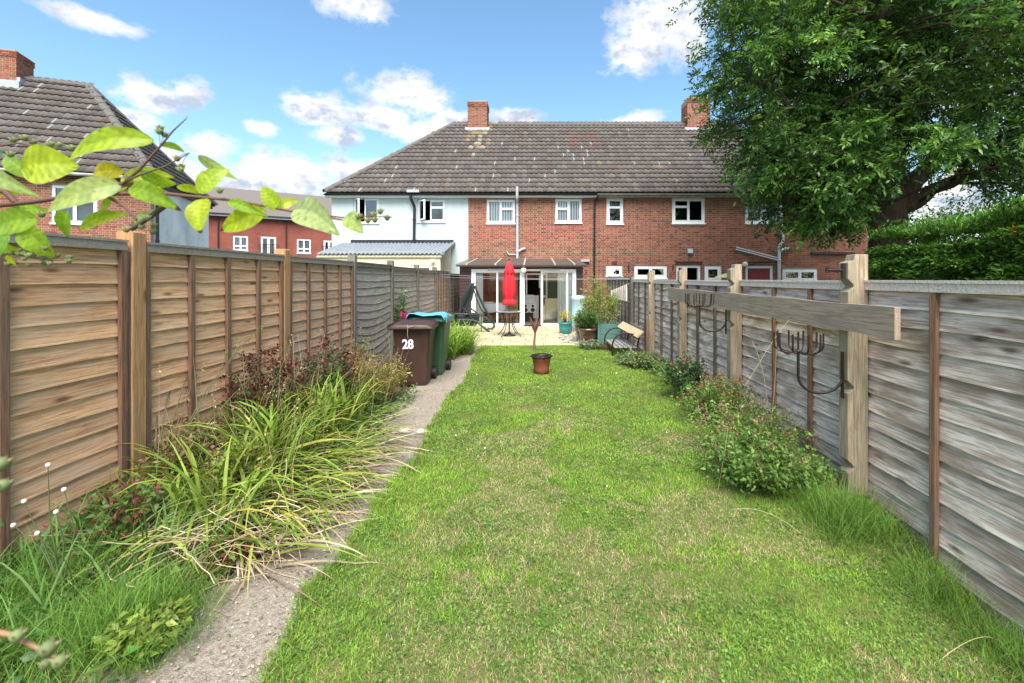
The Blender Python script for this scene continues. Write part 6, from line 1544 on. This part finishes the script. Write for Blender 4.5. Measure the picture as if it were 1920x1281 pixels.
# ================================================================== overhanging shrub branch close to the camera, upper left
YB = .78
brn = thing('shrub_branch', 'overhanging philadelphus like branch with yellow green leaves and small seed capsules, upper left foreground', 'branch', (-.9, YB, 1.65))
def leafobj(bx_, by_, tx_, ty_, w, arch=0, dy=0, yb=YB, col=(.36,.48,.05), tip=None, fold=.18, label=None, face=0.0):
    """leaf from base to tip; photo pixels give direction and size at distance yb"""
    b = np.array(P(bx_, by_, yb)); t = np.array(P(tx_, ty_, yb+dy)); L = np.linalg.norm(t-b); d = (t-b)/L
    view = np.array((0,-1.,0)); s = np.cross(d, view); s /= np.linalg.norm(s); s = s*math.cos(face)+np.cross(d, s)*math.sin(face); nn = np.cross(s, d); wm = w*yb/F*.5
    up2 = np.cross(view, d); up2 /= np.linalg.norm(up2)
    if up2[2] < 0: up2 = -up2
    nt, ns = 31, 13; V = []; C = []
    for i in range(nt):
        q = i/(nt-1); ww = wm*(math.sin(PI*min(1,q**.78))**.75)*(1-.25*q) + .0005; ce = b+d*L*q+up2*arch*yb/F*math.sin(PI*q)+nn*.10*L*math.sin(PI*q*.9)
        for j in range(ns):
            u = -1+2*j/(ns-1); rip = .022*wm*math.sin(q*44-abs(u)*7)*(abs(u)**.5)
            V.append(ce+s*ww*u*1.05+nn*(abs(u)*ww*fold+rip+.05*L*abs(u)**2*math.sin(q*4+u)*.3)); 
            c = np.array(col)*(1.12 if j == ns//2 else 1)*(1-.13*(math.sin(q*44-abs(u)*7) > .72)*(abs(u) > .05))*(.95+.1*math.sin(i*1.7+j))
            if rnd.random() < .012: c = c*np.array((.6,.42,.5))
            c = c*(1+.25*(float(vnoise(i*.3, j*.4+w, 1, int(w)))-.5))
            if tip is not None and q > .9: c = np.array(tip)
            C.append(c)
    g = MB(); g.add(V, [(i*ns+j,i*ns+j+1,(i+1)*ns+j+1,(i+1)*ns+j) for i in range(nt-1) for j in range(ns-1)], np.array(C), True)
    return part('leaf', g, M['leaf_near'], brn, label=label)
Yg, Gg, Pg, Dg = (.46,.56,.045), (.30,.46,.05), (.42,.52,.16), (.16,.33,.04)
BT = (.10,.05,.02)
leafobj(288,262,132,302,44,14,-.02,col=(.42,.56,.05))
leafobj(40,318,150,312,78,4,.03,col=Yg)
leafobj(-30,322,84,372,34,6,-.04,col=Pg,yb=.70)
leafobj(228,345,92,398,50,4,-.03,col=Pg)
leafobj(232,322,178,330,34,2,.04,col=(.60,.52,.04),tip=(.5,.2,.02))
leafobj(244,352,344,396,38,8,-.02,col=(.28,.44,.04),tip=BT)
leafobj(379,373,379,439,50,0,-.02,col=Yg,tip=BT)
leafobj(372,362,430,318,40,3,.02,col=(.40,.55,.05))
leafobj(372,292,446,336,26,4,.05,col=Pg,face=.5)
leafobj(498,394,416,432,44,-2,.02,col=Yg,tip=BT)
leafobj(428,376,505,408,20,2,-.02,col=Gg)
leafobj(522,393,492,350,34,2,0,col=(.42,.56,.05))
leafobj(520,393,560,378,22,4,.02,col=Yg)
leafobj(552,394,640,442,56,12,-.04,col=(.50,.60,.24),fold=.3)
leafobj(648,405,682,438,36,4,-.02,col=(.46,.58,.18))
leafobj(125,396,130,446,38,0,.03,col=(.24,.42,.04),tip=BT)
leafobj(150,430,244,402,26,6,.02,col=(.40,.53,.05))
leafobj(72,410,-15,438,50,5,.02,col=Gg)
leafobj(40,425,104,482,52,4,.02,col=(.32,.48,.05))
leafobj(16,440,-8,500,26,0,0,col=Dg,yb=.66)
leafobj(226,340,326,334,30,8,.06,col=Yg)
leafobj(262,322,330,345,26,-6,.05,col=Gg)
leafobj(332,352,374,362,16,2,.05,col=Yg)
leafobj(20,404,92,396,34,2,.05,col=Gg)
leafobj(190,402,240,352,16,2,.04,col=Gg)
leafobj(300,270,345,285,12,4,.03,col=Gg)
leafobj(255,420,300,395,18,3,.05,col=(.30,.42,.12))
leafobj(0,455,50,478,40,3,.04,col=Gg)
leafobj(60,330,20,292,34,2,.06,col=Gg)
leafobj(20,480,34,500,24,0,.02,col=Yg)
leafobj(-10,300,8,285,24,0,-.02,col=(.10,.30,.08))
leafobj(-12,350,40,362,30,3,.05,col=Yg)
leafobj(30,395,62,430,30,2,.06,col=Gg)
leafobj(300,350,322,382,18,2,.04,col=Yg)
leafobj(168,372,130,350,22,3,.05,col=Yg)
leafobj(455,380,478,412,22,2,.03,col=Gg,tip=BT)
leafobj(-30,930,8,985,34,2,0,col=(.12,.34,.08),yb=.42)
def stemp(pts, r0, r1, yb=YB, name='stem', c=(.12,.055,.035)):
    P3 = [P(a, b, yb+(p[2] if len(p) > 2 else 0)) for p in pts for a, b in [p[:2]]]
    n = len(P3); part(name, MB().tube(P3, np.linspace(r0, r1, n), 8, c), M['stem'], brn)
stemp([(-60,392),(0,385),(60,379),(150,366),(215,364),(290,361),(345,367),(430,375),(500,387),(575,402),(650,414),(705,408)], .0048, .0011)
stemp([(160,362),(230,345),(262,318),(300,275),(325,245),(350,222)], .0034, .0007)
stemp([(190,368),(215,350),(262,328),(310,312),(355,287)], .003, .0009, c=(.12,.08,.05))
stemp([(312,384),(280,408),(246,430)], .0045, .004, c=(.07,.055,.04))
stemp([(200,368),(235,388),(256,412)], .0028, .0018)
stemp([(-40,345),(10,360),(30,380)], .0055, .005, c=(.10,.04,.03))
stemp([(-10,275),(40,268),(90,285),(130,300)], .002, .001, YB+.08)
stemp([(-5,470),(40,480),(90,487),(155,490)], .0018, .0008, YB+.02, c=(.18,.11,.06))
stemp([(560,398),(640,408),(690,405),(735,408)], .0018, .0007)
stemp([(-40,1180),(20,1190),(70,1215),(110,1235)], .0028, .0015, .42, c=(.30,.16,.08))
bg = MB()
def berry(px, py, r=5.5, yb=YB):
    c = P(px, py, yb+rnd.uniform(-.02,.02)); rr = r*yb/F; g = MB(); col = np.array((.16,.20,.07))*rnd.uniform(.8,1.25)
    g.lathe(c[0], c[1], [(0,c[2]-rr*1.1),(rr*.55,c[2]-rr*.85),(rr*.95,c[2]-rr*.1),(rr*.9,c[2]+rr*.35),(rr*.45,c[2]+rr*.8),(0,c[2]+rr*.85)], 8, col)
    for k in range(4):
        a = k*PI/2+.4; g.tube([(c[0]+rr*.8*math.cos(a),c[1]+rr*.8*math.sin(a),c[2]+rr*.3),(c[0]+rr*1.35*math.cos(a),c[1]+rr*1.35*math.sin(a),c[2]+rr*.75)], [rr*.25,.0001], 4, (.25,.2,.1), False)
    part('seed_capsule', g, M['stem'], brn)
    return c
for a, b in ((25,262),(45,258),(62,266),(95,270),(110,271),(133,277),(20,289),(298,246),(308,252),(332,297),(340,312),(338,318),(288,422),(287,434),(276,408),(700,402),(713,396),(690,413),(703,412),(726,408),(672,405),(240,334),(78,402),(237,430),(265,425),(412,357),(300,240)):
    berry(a, b, 6)
for k in range(30): berry(rnd.uniform(8,156), 466+rnd.uniform(0,28)+rnd.uniform(-4,4), rnd.uniform(3.6,5), YB+.02)
for a, b, r in ((32,1192,12),(90,1216,15),(112,1240,12),(85,1245,10)): berry(a, b, r, .42)
for a, b, r in ((2,870,14),(6,910,12)): berry(a, b, r, .42)
def pet(a, b, c, d, yb=YB): part('stalk', MB().tube([P(a,b,yb), P((a+c)/2,(b+d)/2-3,yb), P(c,d,yb)], .0006, 4, (.2,.13,.06), False), M['stem'], brn)
for q in ((300,275,298,248),(300,275,308,254),(355,287,340,310),(355,287,332,297),(350,222,352,219),(705,408,713,396),(690,406,690,413),(246,430,286,422),(246,430,286,434),(246,430,225,424),(246,430,270,440)): pet(*q)
